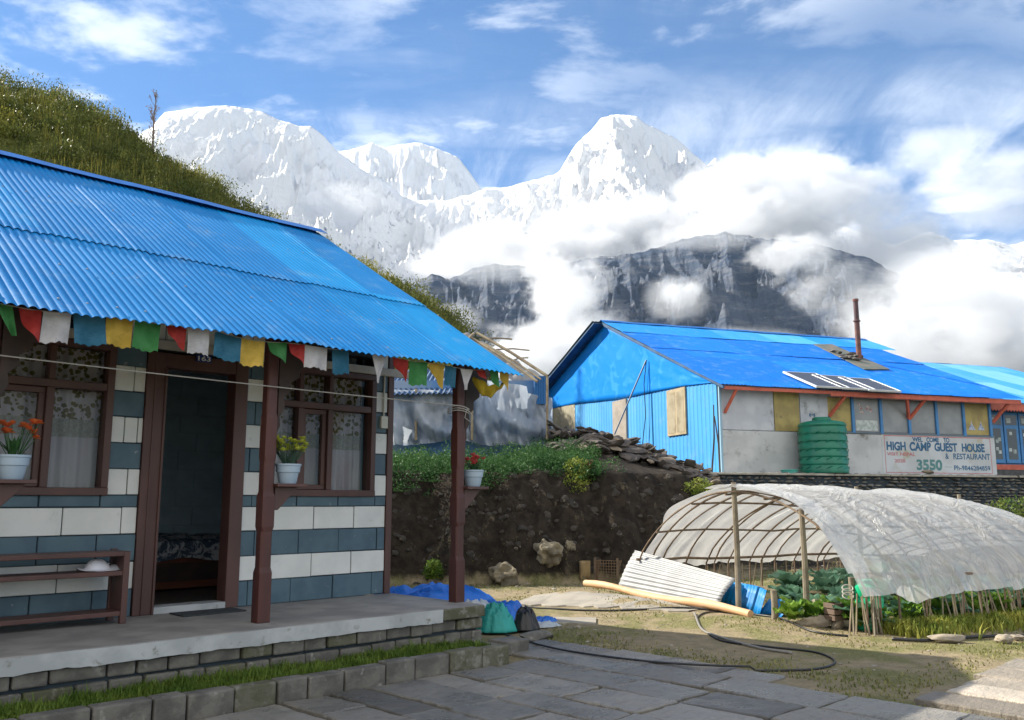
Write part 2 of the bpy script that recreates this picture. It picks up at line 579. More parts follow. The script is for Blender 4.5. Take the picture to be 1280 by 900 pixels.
def fbm1(x, y=0.0, o=3):
    return float(fbm(np.array([float(x)]), np.array([float(y)]), o)[0])


# ---- materials
m_white = M('white_paint', (.76, .77, .76), (.68, .70, .69), 3, .6, bump=.25, bscale=30, c3=(.42, .41, .38), s3=9, lo3=.60, hi3=.80)
m_slate = M('blue_grey_paint', (.085, .15, .195), (.065, .12, .165), 4, .6, bump=.3, bscale=30, c3=(.30, .34, .36), s3=16, lo3=.64, hi3=.74)
m_mortar = M('dark_joint', (.03, .045, .06), rough=.9)
m_brown = M('brown_paint', (.10, .045, .038), (.075, .034, .03), 5, .5, bump=.2, bscale=60, stretch=(1, 1, .3), c3=(.26, .16, .13), s3=14, lo3=.66, hi3=.76)
m_post = M('red_brown_timber', (.085, .025, .02), (.05, .015, .013), 4, .5, bump=.4, bscale=40, stretch=(1, 1, .15), c3=(.34, .24, .21), s3=11, lo3=.60, hi3=.72)
m_dark = M('dark_timber', (.05, .03, .025), (.03, .02, .017), 5, .7, bump=.3)
m_concrete = M('concrete', (.30, .285, .265), (.21, .20, .19), 2.5, .75, bump=.35, bscale=50, c3=(.12, .12, .115), s3=5, lo3=.58, hi3=.75)
m_edge = M('painted_cement_edge', (.46, .48, .49), (.36, .38, .39), 4, .8, bump=.5, bscale=25, c3=(.15, .14, .09), s3=7, lo3=.58, hi3=.72)
m_stone = M('mossy_stone', (.17, .16, .14), (.10, .095, .085), 6, .85, bump=.9, bscale=22, bdist=.012, c3=(.30, .29, .26), s3=12, lo3=.58, hi3=.72)
m_stone2 = M('moss_covered_stone', (.13, .125, .09), (.09, .09, .055), 6, .9, bump=.9, bscale=22, bdist=.012, c3=(.22, .21, .18), s3=10, lo3=.5, hi3=.65)
m_cream = M('cream_plank', (.52, .50, .46), (.42, .41, .38), 5, .7, bump=.2)


def roof_mat(name, c, lc, sheet=.76, axis=0, seed=0, rough=.42):
    m, t, b = new_mat(name)
    tc = t.new('ShaderNodeTexCoord').outputs['Object']
    sp = t.sep(tc)
    k = t.math('FLOOR', t.math('DIVIDE', t.math('ADD', sp[axis], 20.0 + seed), sheet))
    row = t.math('FLOOR', t.math('MULTIPLY', sp[1], .45))
    wn = t.new('ShaderNodeTexWhiteNoise', noise_dimensions='2D')
    t.put(wn.inputs['Vector'], t.comb(k, row, 0))
    f = wn.outputs['Value']
    col = t.mix(t.ramp(f, .35, 1, False), c, lc)
    st = t.noise(t.mapping(tc, scale=(8, .6, .6)), 2.0, 6, .6)
    col = t.mix(t.math('MULTIPLY', t.ramp(st, .48, .72), .35), col, tuple(q * .72 for q in c))
    du = t.noise(tc, 3.0, 8, .7)
    col = t.mix(t.math('MULTIPLY', t.ramp(du, .50, .72), .30), col, (.22, .38, .55))
    spk = t.noise(t.mapping(tc, scale=(1, .5, 1)), 28, 6, .75)
    col = t.mix(t.math('MULTIPLY', t.ramp(spk, .64, .70), .6), col, (.10, .13, .17))
    t.put(b.inputs['Base Color'], col)
    b.inputs['Roughness'].default_value = rough + .08
    b.inputs['Specular IOR Level'].default_value = .28
    t.link(t.bump(t.noise(tc, 4, 5, .6), .35, .012), b.inputs['Normal'])
    return m


m_roof = roof_mat('blue_roofing', (.001, .19, .52), (.003, .27, .64))
m_roof_cap = M('blue_ridge_flashing', (.008, .15, .52), (.006, .12, .44), 6, .45, bump=.3, bscale=8)


def glass_mat(name, tint=(.9, .93, .93), refl=.10):
    m = bpy.data.materials.new(name); m.use_nodes = True
    t = NT(m.node_tree)
    for nd in list(t.n):
        t.n.remove(nd)
    tr = t.new('ShaderNodeBsdfTransparent'); tr.inputs[0].default_value = (*tint, 1)
    gl = t.new('ShaderNodeBsdfGlossy'); gl.inputs['Roughness'].default_value = .03
    gl.inputs[0].default_value = (.9, .95, 1, 1)
    fr = t.new('ShaderNodeFresnel'); fr.inputs[0].default_value = 1.3
    mx = t.new('ShaderNodeMixShader')
    t.put(mx.inputs[0], t.math('MULTIPLY', fr.outputs[0], refl * 8))
    t.link(tr.outputs[0], mx.inputs[1]); t.link(gl.outputs[0], mx.inputs[2])
    o = t.new('ShaderNodeOutputMaterial'); t.link(mx.outputs[0], o.inputs[0])
    return m


m_glass = glass_mat('window_glass', (.86, .9, .9), .05)


def lace_mat(name, base, dark, split):
    """curtain: plain below, printed flowers above"""
    m, t, b = new_mat(name)
    tc = t.new('ShaderNodeTexCoord').outputs['Object']
    z = t.sep(tc)[2]
    vo = t.new('ShaderNodeTexVoronoi'); t.put(vo.inputs['Vector'], t.mapping(tc, scale=(1, 0, 1))); vo.inputs['Scale'].default_value = 24
    pt = t.math('LESS_THAN', t.math('ADD', vo.outputs['Distance'], t.math('MULTIPLY', t.math('SUBTRACT', t.noise(tc, 50, 3), .5), .5)), .46)
    up = t.math('GREATER_THAN', z, split)
    band = t.math('MULTIPLY', t.math('GREATER_THAN', z, split - .14), t.math('SUBTRACT', 1.0, up))
    col = t.mix(t.math('MULTIPLY', pt, up), base, dark)
    col = t.mix(t.math('MULTIPLY', band, .6), col, t.mix(t.ramp(t.noise(tc, 60, 3), .42, .55), (.50, .50, .42), (.28, .27, .17)))
    t.put(b.inputs['Base Color'], col)
    b.inputs['Roughness'].default_value = .9
    tr = t.new('ShaderNodeBsdfTranslucent'); t.put(tr.inputs[0], col)
    mx = t.new('ShaderNodeMixShader'); mx.inputs[0].default_value = .25
    t.link(b.outputs[0], mx.inputs[1]); t.link(tr.outputs[0], mx.inputs[2]); t.link(mx.outputs[0], t.n['Material Output'].inputs[0])
    return m


m_curt = lace_mat('lilac_curtain', (.80, .68, .76), (.26, .20, .08), 1.52)

house = thing('stone_house', 'white and blue-grey block house with blue corrugated roof and veranda', 'house', W0, RZ1)

# ---- wall with painted blocks
OPEN = [(-5.2, -2.67, .935, 2.30), (-2.42, -1.53, -.1, 2.12), (-1.36, -.15, .935, 2.30)]
mb = MB()
zc = [(0, .21, 0), (.21, .42, 1), (.42, .63, 0), (.63, .84, 1), (.84, .935, 0)]
z = .935
k = 1
while z < 2.6:
    zc.append((z, z + .205, k)); z += .205; k = 1 - k


def clip(x0, x1, z0, z1):
    segs = [(x0, x1)]
    for (a, b, c, d) in OPEN:
        if z1 <= c + .01 or z0 >= d - .01:
            continue
        ns = []
        for (p, q) in segs:
            if q <= a or p >= b:
                ns.append((p, q))
            else:
                if a > p: ns.append((p, a))
                if b < q: ns.append((b, q))
        segs = ns
    return [s_ for s_ in segs if s_[1] - s_[0] > .015]


for ri, (z0, z1, wht) in enumerate(zc):
    x = -6.6 + (0.22 if ri % 2 else 0.0)
    edges = []
    while x < 0:
        nx = min(x + .43 + rnd.uniform(-.015, .015), 0)
        edges.append((x, nx)); x = nx
    for e in edges:
        for (p, q) in clip(*e, z0, z1):
            halves = [(p, q)]
            if wht and z0 > .9 and q - p > .2:
                mid = (p + q) / 2 + rnd.uniform(-.01, .01)
                halves = [(p, mid), (mid, q)]
            for (a, b) in halves:
                mb.box(a + rnd.uniform(.002, .006), b - rnd.uniform(.002, .006), -.013 - rnd.uniform(0, .008), .02, z0 + rnd.uniform(.002, .007), z1 - rnd.uniform(.001, .005), 0 if wht else 1)
# backing wall around the openings
xs = [-6.6, -5.2, -2.67, -2.42, -1.53, -1.36, -.15, 0]
for a, b in zip(xs[:-1], xs[1:]):
    zz = [(0, 2.84)]
    for (p, q, c, d) in OPEN:
        if abs(p - a) < .01:
            zz = [(0, c), (d, 2.85)] if c > 0 else [(d, 2.85)]
    for (c, d) in zz:
        mb.box(a, b, 0, .18, c, d, 2)
mb.build('wall', [m_white, m_slate, m_mortar], house, bevel=.004, seg=1)
mb = MB()
mb.box(-.18, .0, .18, 4.2, 0, 2.7, 0).box(-6.6, -6.42, .18, 4.2, 0, 2.7, 0).box(-6.6, 0, 4.2, 4.38, 0, 2.7, 0)
mb.prism([(.18, 2.7), (4.2, 2.7), (2.1, 3.95)], -.18, -.0, axis='x')
mb.build('side_wall', m_slate, house)
# room behind the door: blue-grey block walls, floor, ceiling
m_room = M('dim_blue_plaster', (.42, .56, .64), (.34, .46, .54), 3, .8, bump=.3)
mb = MB()
mb.box(-3.6, -.25, 2.5, 2.56, 0, 2.5, 0)
for i in range(12):
    for j in range(9):
        a = -3.6 + j * .43 + (.2 if i % 2 else 0)
        if a < -.7:
            mb.box(a + .006, a + .424, 2.485, 2.50, i * .205 + .005, i * .205 + .2, 0)
mb.box(-2.46, -2.44, .18, 2.5, 0, 2.5).box(-.3, -.25, .18, 2.5, 0, 2.5).box(-6.4, -.25, .18, 4.2, 2.55, 2.6)
mb.build('inner_wall', m_room, house, bevel=.003, seg=1)
MB().box(-6.4, -.2, .0, 4.2, -.05, .012).build('room_floor', M('dark_floor', (.10, .09, .08), rough=.5), house)
MB().box(0.0, .07, -.03, .09, 0, 2.75).build('corner_board', m_brown, house, bevel=.006)
MB().box(-6.6, .42, -.06, -.017, 2.125, 2.20).build('wall_plate', m_cream, house, bevel=.005)

# ---- windows
def window(x0, x1, z0, z1, bars, label=None, sash=None, lamp=False):
    fr = MB()
    w_ = .055
    fr.box(x0, x1, -.05, .09, z0 - .005, z0 + w_).box(x0, x1, -.045, .09, z1 - w_, z1)
    fr.box(x0, x0 + w_, -.043, .088, z0 + w_, z1 - w_).box(x1 - w_, x1, -.043, .088, z0 + w_, z1 - w_)
    fr.box(x0 + w_, x1 - w_, -.035, .085, 1.74, 1.80)
    for b in bars:
        fr.box(b - .028, b + .028, -.03, .08, z0 + w_, 1.74)
        fr.box(b - .022, b + .022, -.03, .08, 1.80, z1 - w_)
    wf = fr.build('window', m_brown, house, bevel=.005)
    xs_ = [x0 + w_] + [q for b in bars for q in (b - .028, b + .028)] + [x1 - w_]
    for i in range(0, len(xs_), 2):
        a, b = xs_[i], xs_[i + 1]
        MB().box(a, b, .028, .032, 1.80, z1 - w_).build('pane', m_glass, wf)
        if sash is not None and i // 2 in sash:
            s_ = MB()
            q = .045
            za, zb = z0 + w_ + .003, 1.737
            s_.box(a + .002, b - .002, .0, .05, za, za + q).box(a + .002, b - .002, .0, .05, zb - q, zb)
            s_.box(a + .002, a + q, .0, .05, za + q, zb - q).box(b - q, b - .002, .0, .05, za + q, zb - q)
            so = s_.build('sash', m_brown, wf, bevel=.004)
            MB().box(a + q, b - q, .028, .032, za + q, zb - q).build('pane', m_glass, wf)
        else:
            MB().box(a, b, .028, .032, z0 + w_, 1.74).build('pane', m_glass, wf)
    # curtains hung inside
    def cf(u, v):
        x = x0 + .03 + u * (x1 - x0 - .06)
        return (x, .14 + .018 * sin(x * 62) + .01 * sin(x * 31 + 1), z0 + .02 + v * (z1 - z0 - .04))
    c = MB(); c.grid(150, 6, cf)
    c.build('curtain', m_curt, wf, smooth=True)
    return wf


window(-5.2, -2.67, .935, 2.12, [-4.4, -3.75, -3.13], sash=[2])
window(-1.36, -.15, .935, 2.12, [-.985, -.665], sash=[1])
# ---- door frame, threshold, leaf swung inside
mb = MB()
mb.box(-2.42, -2.27, -.04, .12, 0, 2.10).box(-1.65, -1.53, -.04, .12, 0, 2.10).box(-2.27, -1.65, -.035, .12, 1.98, 2.10)
mb.box(-2.275, -2.255, -.055, .02, .0, 1.97).box(-2.36, -2.345, -.05, .0, .0, 2.05)
mb.build('door_frame', m_brown, house, bevel=.006)
MB().box(-2.27, -1.65, -.05, .14, .0, .055).build('threshold', m_edge, house, bevel=.006)
mb = MB()
T = Matrix.Translation((-2.24, .14, 0)) @ Matrix.Rotation(radians(112), 4, 'Z')
mb.box(0, .60, 0, .035, .07, 1.97, T=T)
for a, b in ((.15, .9), (1.0, 1.88)):
    mb.box(.09, .51, .035, .045, a, b, T=T)
mb.build('door', m_brown, house, bevel=.005)
# number plate above the door
pl_ = MB(); pl_.box(-2.03, -1.90, -.075, -.062, 2.05, 2.11)
pp_ = pl_.build('number_plate', M('navy_enamel', (.02, .05, .22), rough=.35), house)


def text(name, body, size, mat, parent, loc, rot, extrude=.001, width=None, bold=0.0, shear=0, align='LEFT', wob=.012):
    cu = bpy.data.curves.new(name, 'FONT')
    cu.body = body; cu.size = size; cu.extrude = extrude; cu.offset = bold; cu.shear = shear
    cu.align_x = align
    tmp = bpy.data.objects.new(name, cu)
    COL.objects.link(tmp)
    bpy.context.view_layer.update()
    me = bpy.data.meshes.new_from_object(tmp.evaluated_get(bpy.context.evaluated_depsgraph_get()))
    COL.objects.unlink(tmp)
    bpy.data.objects.remove(tmp)
    if width:
        xs_ = [v.co.x for v in me.vertices]
        k_ = width / (max(xs_) - min(xs_)); x_0 = min(xs_)
        for v in me.vertices:
            v.co.x = (v.co.x - x_0) * k_
    for v in me.vertices:      # a hand-held brush
        x_, y_ = v.co.x, v.co.y
        v.co.x += wob * fbm1(x_ * 9 + y_ * 6 + len(body), y_ * 7); v.co.y += wob * 1.3 * fbm1(x_ * 5 + 40, y_ * 9 + len(body))
    me.materials.clear(); me.materials.append(mat)
    o = bpy.data.objects.new(name, me)
    COL.objects.link(o)
    o.parent = parent; o.location = loc; o.rotation_euler = rot
    return o


text('lettering', '163', .055, m_white, pp_, (-2.02, -.0765, 2.06), (pi / 2, 0, 0), .0008, width=.11, bold=.001, wob=.002)

# conduit with socket on the corner
mb = MB(); mb.tube([(-.055, -.03, 2.12), (-.055, -.03, 1.72)], .009, 8)
mb.box(-.095, -.015, -.05, -.018, 1.60, 1.72)
mb.build('socket_box', M('cream_plastic', (.6, .58, .5), rough=.4), house, bevel=.004)

# ---- veranda slab and its stone base
VX1 = .10
mb = MB()
mb.box(-7.0, VX1, -1.36, .0, -.10, 0)
mb.build('veranda_floor', m_concrete, house, bevel=.012)
# painted band on the edge with a ragged lower line
mb = MB()
N = 160
top, bot = [], []
for i in range(N + 1):
    x = -7.0 + (VX1 - .48 + 7.0) * i / N
    top.append((x, -.006 + .002 * sin(x * 9)))
    bot.append((x, -.105 + .014 * fbm1(x * 3.1) + .008 * fbm1(x * 14, 4)))
for i in range(N):
    (xa, ta), (xb, tb_), (xc, bb), (xd, ba) = top[i], top[i + 1], bot[i + 1], bot[i]
    mb.add([(xa, -1.372, ta), (xb, -1.372, tb_), (xc, -1.368, bb), (xd, -1.368, ba), (xa, -1.355, ta), (xb, -1.355, tb_), (xc, -1.355, bb), (xd, -1.355, ba)],
           [(0, 3, 2, 1), (0, 1, 5, 4), (3, 7, 6, 2)])
mb.build('veranda_edge', m_edge, house)
mb = MB()
mb.box(-7.0, VX1 - .03, -1.29, -.0, -.42, -.10, 2)
rows = [(-.10, -.205), (-.205, -.315), (-.315, -.44)]
for ri, (zt, zb) in enumerate(rows):
    x = -7.0 + ri * .11
    while x < VX1 - .02:
        wd = rnd.uniform(.17, .34)
        x2 = min(x + wd, VX1)
        if x2 - x > .05:
            d = rnd.uniform(0, .03)
            mb.box(x + .006, x2 - .006, -1.345 + d, -1.2, zb + .007 + rnd.uniform(0, .008), zt - .005 - rnd.uniform(0, .01), 0 if rnd.random() < .72 else 1)
        x = x2
    y = -1.34
    while y < -.1:      # the end that faces the yard
        y2 = min(y + rnd.uniform(.2, .35), 0)
        mb.box(VX1 - .12, VX1 - rnd.uniform(0, .02), y + .006, y2 - .006, zb + .008, zt - .008, 0 if rnd.random() < .6 else 1)
        y = y2
# last stones of the edge, bare of paint
mb.box(VX1 - .475, VX1 - .01, -1.375, -1.2, -.098, -.004, 1)
mb.build('veranda_base', [m_stone, m_stone2, m_mortar], house, bevel=.012, seg=2)

# ---- posts with carved brackets
def post_parts(x, y=-1.04, tilt=0):
    mb = MB()
    s_ = .052
    def ring(z, r, c):
        return [(x - r + c, y - r, z), (x + r - c, y - r, z), (x + r, y - r + c, z), (x + r, y + r - c, z), (x + r - c, y + r, z), (x - r + c, y + r, z), (x - r, y + r - c, z), (x - r, y - r + c, z)]
    prof = [(0, s_, .004), (.36, s_, .004), (.40, s_ * .92, .016), (.66, s_ * .92, .016), (.70, s_, .004), (.92, s_, .004), (.96, s_ * .88, .012), (1.18, s_ * .88, .012),
            (1.22, s_ * .93, .004), (1.52, s_ * .93, .004), (1.56, s_ * .88, .012), (2.22, s_ * .88, .012)]
    vs = [p for (z, r, c) in prof for p in ring(z, r, c)]
    fs = [(i * 8 + k, i * 8 + (k + 1) % 8, (i + 1) * 8 + (k + 1) % 8, (i + 1) * 8 + k) for i in range(len(prof) - 1) for k in range(8)]
    fs += [tuple(range(7, -1, -1)), tuple(range((len(prof) - 1) * 8, len(prof) * 8))]
    mb.add(vs, fs)
    po = mb.build('post', m_post, house, bevel=.003, seg=1)
    for sgn in (1,):
        out = [(0.05, 1.40), (.075, 1.46), (.068, 1.53), (.11, 1.60), (.10, 1.68), (.16, 1.73), (.155, 1.80), (.23, 1.85), (.235, 1.92), (.32, 1.96), (.335, 2.05), (.42, 2.08), (.43, 2.16), (.05, 2.16)]
        mb = MB()
        mb.prism([(x + sgn * a, b) for a, b in out], y - .04, y + .04, axis='y')
        mb.build('bracket', m_dark, po, bevel=.006)
    return po


for px_ in (-5.6, -3.80, -1.87, .05):
    post_parts(px_)
mb = MB()
mb.box(-6.9, .38, -1.10, -.98, 2.163, 2.25)
mb.build('beam', m_dark, house, bevel=.005)

# ---- roof
EY, EZ, RY, RZr = -1.55, 2.0, 2.10, 4.18
SL = (RZr - EZ) / (RY - EY)
BYE = 5.05
PIT = .060


def corr_sheet(xa, xb, ya, yb, zoff, mat, name, parent, back=False, amp=.0085, nx=10, ny=14, jit=.0, seed=0, pitch=PIT, zfun=None):
    n = int(round((xb - xa) / pitch * nx)) + 1
    X = np.linspace(xa, xb, n)
    Y = np.linspace(0, 1, ny)
    sheet = np.floor((X + 20) / .76)
    off = (np.sin(sheet * 12.9) * .5 + np.sin(sheet * 4.1) * .5)
    XX, TT = np.meshgrid(X, Y)
    OO = np.meshgrid(off, Y)[0]
    ya_ = ya + OO * jit
    YY = ya_ + (yb - ya_) * TT
    Z = zfun(YY) + amp * (2 * np.abs(np.cos(XX / pitch * pi)) ** .85 - 1) + zoff + OO * .003
    fr_ = ((XX + 20) / .76) % 1
    Z = Z + .004 * (fr_ > .9)
    Z += .018 * fbm(XX * .8 + seed, YY * .8, 2)
    V = np.stack([XX, YY, Z], -1).reshape(-1, 3)
    o = mesh_np(name, V, grid_faces(n, ny), mat, parent)
    md = o.modifiers.new('solid', 'SOLIDIFY'); md.thickness = .0015; md.offset = -1; md.use_rim = False
    return o


front = lambda y: EZ + (y - EY) * SL
backf = lambda y: RZr - (y - RY) * SL
corr_sheet(-7.0, .40, EY, -.02, 0.02, m_roof, 'roof_sheet', house, zfun=front, jit=.02, seed=1)
corr_sheet(-7.0, .40, -.12, RY - .04, .030, m_roof, 'roof_sheet', house, zfun=front, jit=.03, seed=1)
corr_sheet(-7.0, .40, RY + .04, BYE, .02, m_roof, 'roof_sheet', house, zfun=backf, jit=.02, seed=4)
# ridge flashing
mb = MB()
def capf(u, v):
    x = -7.02 + u * 7.46
    yy = (v - .5) * .42
    lift = .004 * sin(x * 3.3) + .006 * fbm1(x * 2.0)
    return (x, RY + yy, RZr + .078 + lift - abs(yy) * SL * .98 - (.02 if abs(yy) < .01 else 0))
mb.grid(180, 9, capf)
mb.build('ridge_cap', m_roof_cap, house, smooth=False, solid=.002)
# screws
scr = None
for yy in (-1.38, -.75, .9):
    x = -3.9
    while x < .38:
        xx = round(x / PIT) * PIT
        zz = front(yy) + (.036 if yy > -.1 else .02) + .0085
        if scr is None:
            scr = MB().add([(.011 * cos(a * pi / 3), .011 * sin(a * pi / 3), 0) for a in range(6)] + [(0, 0, .008)], [(a, (a + 1) % 6, 6) for a in range(6)]).build('screw', M('dull_zinc', (.25, .3, .36), rough=.5, metal=.6), house)
            o = scr
        else:
            o = scr.copy(); COL.objects.link(o); o.parent = house
        o.location = (xx, yy + rnd.uniform(-.015, .015), zz); o.rotation_euler = (atan(SL), 0, 0)
        x += PIT * 3
# rafters and purlins
mb = MB()
for xr in np.arange(-6.8, .4, .9):
    mb.prism([(EY + .27, front(EY + .27) - .025), (RY, RZr - .025), (RY, RZr - .125), (EY + .27, front(EY + .27) - .10)], xr, xr + .05, axis='x')
    mb.prism([(BYE - .1, backf(BYE - .1) - .025), (RY, RZr - .026), (RY, RZr - .126), (BYE - .1, backf(BYE - .1) - .10)], xr, xr + .05, axis='x')
for yy in (EY + .2, -.6, .5, 1.5):
    mb.box(-6.9, .36, yy, yy + .05, front(yy) - .022, front(yy) + .004)
mb.build('rafter', m_dark, house)

# ---- bed seen through the door
m_bedwood = M('reddish_bed_timber', (.16, .055, .03), (.11, .04, .022), 4, .45, stretch=(.3, 1, 1))
bed = thing('bed', 'wooden bed with a dark patterned blanket seen through the open door', 'bed', HL(-1.5, 1.55, .012), RZ1)
mb = MB()
mb.box(-.55, .85, 0, .04, .02, .36).box(-.55, -.47, -.01, .05, 0, .40).box(.77, .85, -.01, .05, 0, .40).box(-.55, .85, .0, .9, .30, .36)
mb.build('bed_frame', m_bedwood, bed, bevel=.006)
mb = MB(); mb.box(-.40, .70, -.006, .0, .09, .27); mb.build('painted_recess', m_dark, bed)  # flat dark plate standing in for the shade of a recess
m_blanket, t, b = new_mat('patterned_blanket')
tc = t.new('ShaderNodeTexCoord').outputs['Object']
f = t.ramp(t.noise(t.mapping(tc, scale=(1, 1, 1)), 9, 5, .6, 1.5), .47, .55)
t.put(b.inputs['Base Color'], t.mix(f, (.05, .08, .13), (.42, .44, .48))); b.inputs['Roughness'].default_value = .9
mb = MB()
def bl(u, v):
    x = -.58 + u * 1.46
    if v < .4:
        q = v / .4
        return (x, -.045 - .02 * sin(x * 26) * (1 - q), .30 + .02 * sin(x * 9) * (1 - q) + q * .18)
    q = (v - .4) / .6
    return (x, -.04 + q * .95, .48 + .05 * sin(q * 3) + .05 * fbm1(x * 3, q * 3))
mb.grid(60, 24, bl); mb.build('blanket', m_blanket, bed, smooth=True)
mb = MB()
T = Matrix.Translation((-.38, .35, .60)) @ Matrix.Diagonal((.17, .34, .22, 1))
bm = bmesh.new(); bmesh.ops.create_icosphere(bm, subdivisions=3, radius=1)
mb.add([q.co for q in bm.verts], [tuple(q.index for q in f.verts) for f in bm.faces], T=T); bm.free()
mb.build('pillow', M('pale_blue_cotton', (.35, .45, .55), rough=.9), bed, smooth=True)

# ---- veranda things
mat_ = MB(); mat_.box(-2.15, -1.62, -.36, -.10, .0, .012)
o = mat_.build('doormat', M('charcoal_mat', (.03, .035, .04), (.045, .05, .055), 40, .95, bump=.6, bscale=200), None, bevel=.003)
o.matrix_world = TH; tag(o, 'thin charcoal doormat lying before the open door', 'doormat')

sh = thing('bench', 'long dark brown wooden shelf bench standing against the painted wall', 'bench', HL(-2.6, -.37, 0), RZ1)
for zz, nm in ((.485, 'top_board'), (.345, 'shelf'), (.055, 'shelf')):
    MB().box(-2.3, .0, -.02 if zz > .4 else -.015, .24, zz, zz + .035).build(nm, m_brown, sh, bevel=.005)
for xx in (-2.3, -1.15, -.045):
    mb = MB(); mb.box(xx, xx + .045, -.025, .02, 0, .519).box(xx, xx + .045, .22, .262, 0, .53)
    mb.box(xx + .008, xx + .035, .02, .22, .05, .485)
    mb.build('leg', m_brown, sh, bevel=.004)
# sun hat on the shelf
hat = thing('sun_hat', 'crumpled white cloth hat left on the shelf of the bench', 'hat', HL(-2.80, -.26, .382), RZ1)
mb = MB()
def hf(u, v):
    a = u * 2 * pi
    r = .005 + v * .155
    zz = .075 * (1 - min(1, (v / .55)) ** 2.5) + .006 + .012 * sin(a * 3) * v + (.02 * sin(a * 2 + 1) * v)
    zz = max(zz, .003)
    return (r * cos(a) * (1 + .2 * cos(a)), r * sin(a) * .75, zz)
mb.grid(40, 14, hf, close_u=True); mb.build('hat_cloth', M('white_cotton', (.72, .73, .8), rough=.9), hat, smooth=True, solid=.003)

m_pot = M('pale_blue_plastic', (.36, .46, .57), (.32, .42, .53), 5, .4)
def pot(T0, parent):
    mb = MB()
    mb.lathe([(.062, 0), (.070, .02), (.082, .085), (.090, .088), (.094, .135), (.100, .138), (.101, .152), (.092, .152), (.088, .12)], 28, cap=True)
    return mb.build('pot', m_pot, parent, auto=35)


def leafy(mb, c, nst, hgt, spread, rn, leafw=.02, mi=0, droop=.3, lean=(0, 0)):
    for i in range(nst):
        a = rn.uniform(0, 2 * pi); s_ = rn.uniform(.2, 1) * spread; h_ = hgt * rn.uniform(.55, 1)
        pts = []
        for k in range(6):
            q = k / 5
            pts.append(Vector((c[0] + cos(a) * s_ * q ** 1.3 + lean[0] * q, c[1] + sin(a) * s_ * q ** 1.3 + lean[1] * q, c[2] + h_ * (q - droop * q * q))))
        sd = Vector((-sin(a), cos(a), 0))
        vs = []
        for k, p in enumerate(pts):
            w_ = leafw * sin(pi * min(.98, (k + .6) / 5.6))
            vs += [p - sd * w_, p + sd * w_]
        mb.add(vs, [(2 * k, 2 * k + 1, 2 * k + 3, 2 * k + 2) for k in range(5)], mi)


def petals(mb, c, r, rn, n=6, mi=0):
    for k in range(n):
        a = 2 * pi * k / n + rn.uniform(-.3, .3); el_ = rn.uniform(-.1, 1.1)
        d = Vector((cos(a) * cos(el_), sin(a) * cos(el_), sin(el_)))
        s_ = Vector((-sin(a), cos(a), 0)) * r * .55
        up = d.cross(s_).normalized() * r * .2
        cc = Vector(c)
        mb.add([cc, cc + d * r * .55 - s_ + up, cc + d * r * 1.05, cc + d * r * .55 + s_ + up], [(0, 1, 2, 3)], mi)


def leaf_mat(name, c1, c2, sc=30, rough=.5, trans=.25):
    m, t, b = new_mat(name)
    pos = t.new('ShaderNodeNewGeometry').outputs['Position']
    f = t.noise(pos, sc, 2)
    t.put(b.inputs['Base Color'], t.mix(t.ramp(f, .35, .65), c1, c2))
    b.inputs['Roughness'].default_value = rough
    b.inputs['Specular IOR Level'].default_value = .12
    tr = t.new('ShaderNodeBsdfTranslucent'); t.put(tr.inputs[0], t.mix(f, tuple(q * 1.2 for q in c1), tuple(q * 1.4 for q in c2)))
    mx = t.new('ShaderNodeMixShader'); mx.inputs[0].default_value = trans
    t.link(b.outputs[0], mx.inputs[1]); t.link(tr.outputs[0], mx.inputs[2])
    t.link(mx.outputs[0], t.n['Material Output'].inputs[0])
    return m


lm_green = leaf_mat('green_leaf', (.035, .10, .03), (.07, .17, .06))
lm_grey = leaf_mat('grey_green_leaf', (.07, .13, .10), (.11, .18, .14))
lm_yel = leaf_mat('lime_yellow_petal', (.45, .50, .06), (.60, .62, .12), 60)
lm_red = leaf_mat('pink_red_petal', (.55, .05, .06), (.62, .16, .14), 60)
lm_or = leaf_mat('orange_red_petal', (.62, .09, .03), (.70, .25, .08), 60)


def potted(x, y, z, label, fmat, fh, fspread, seed, leafc, zz_leaf, blooms, brad, group=None, side=1, lm=None):
    t_ = thing('potted_flower', label, 'flower pot', HL(x, y, z), RZ1, 'pale pots on the veranda posts')
    pot(None, t_)
    rn = random.Random(seed)
    mb = MB(); leafy(mb, (0, 0, .12), leafc, zz_leaf, .12, rn, .014, droop=.25)
    mb.build('foliage', lm or lm_green, t_)
    mb = MB(); st = MB()
    for i in range(blooms):
        a = rn.uniform(0, 6.28); r_ = fspread * sqrt(rn.random())
        c = (cos(a) * r_, sin(a) * r_, fh * rn.uniform(.75, 1.05))
        st.tube([(cos(a) * .02, sin(a) * .02, .12), c], .0025, 4)
        petals(mb, c, brad * rn.uniform(.8, 1.2), rn, 8)
        petals(mb, (c[0], c[1], c[2] + .008), brad * .6, rn, 6)
    mb.build('blossom', fmat, t_)
    st.build('stem', lm or lm_green, t_)
    return t_


def pot_shelf(x, y, z):
    mb = MB()
    mb.box(x - .02, x + .24, y - .09, y + .09, z - .025, z)
    mb.prism([(x, z - .20), (x + .03, z - .20), (x + .19, z - .04), (x + .19, z - .025), (x, z - .025)], y - .02, y + .02, axis='y')
    mb.build('pot_shelf', m_brown, house, bevel=.004)


for xx in (-3.80, -1.87, .05):
    pot_shelf(xx + .065, -1.04, 1.02)
potted(-1.69, -1.04, 1.02, 'pale blue pot with lime yellow flowers on the bracket of the post beside the door', lm_yel, .33, .13, 3, 16, .17, 60, .030, lm=lm_grey)
potted(.24, -1.04, 1.02, 'pale blue pot with pink red flowers on the veranda corner post', lm_red, .27, .11, 5, 22, .17, 13, .038)
potted(-3.62, -1.04, 1.02, 'pale blue pot with orange flowers in front of the large window', lm_or, .34, .13, 9, 26, .22, 14, .038)

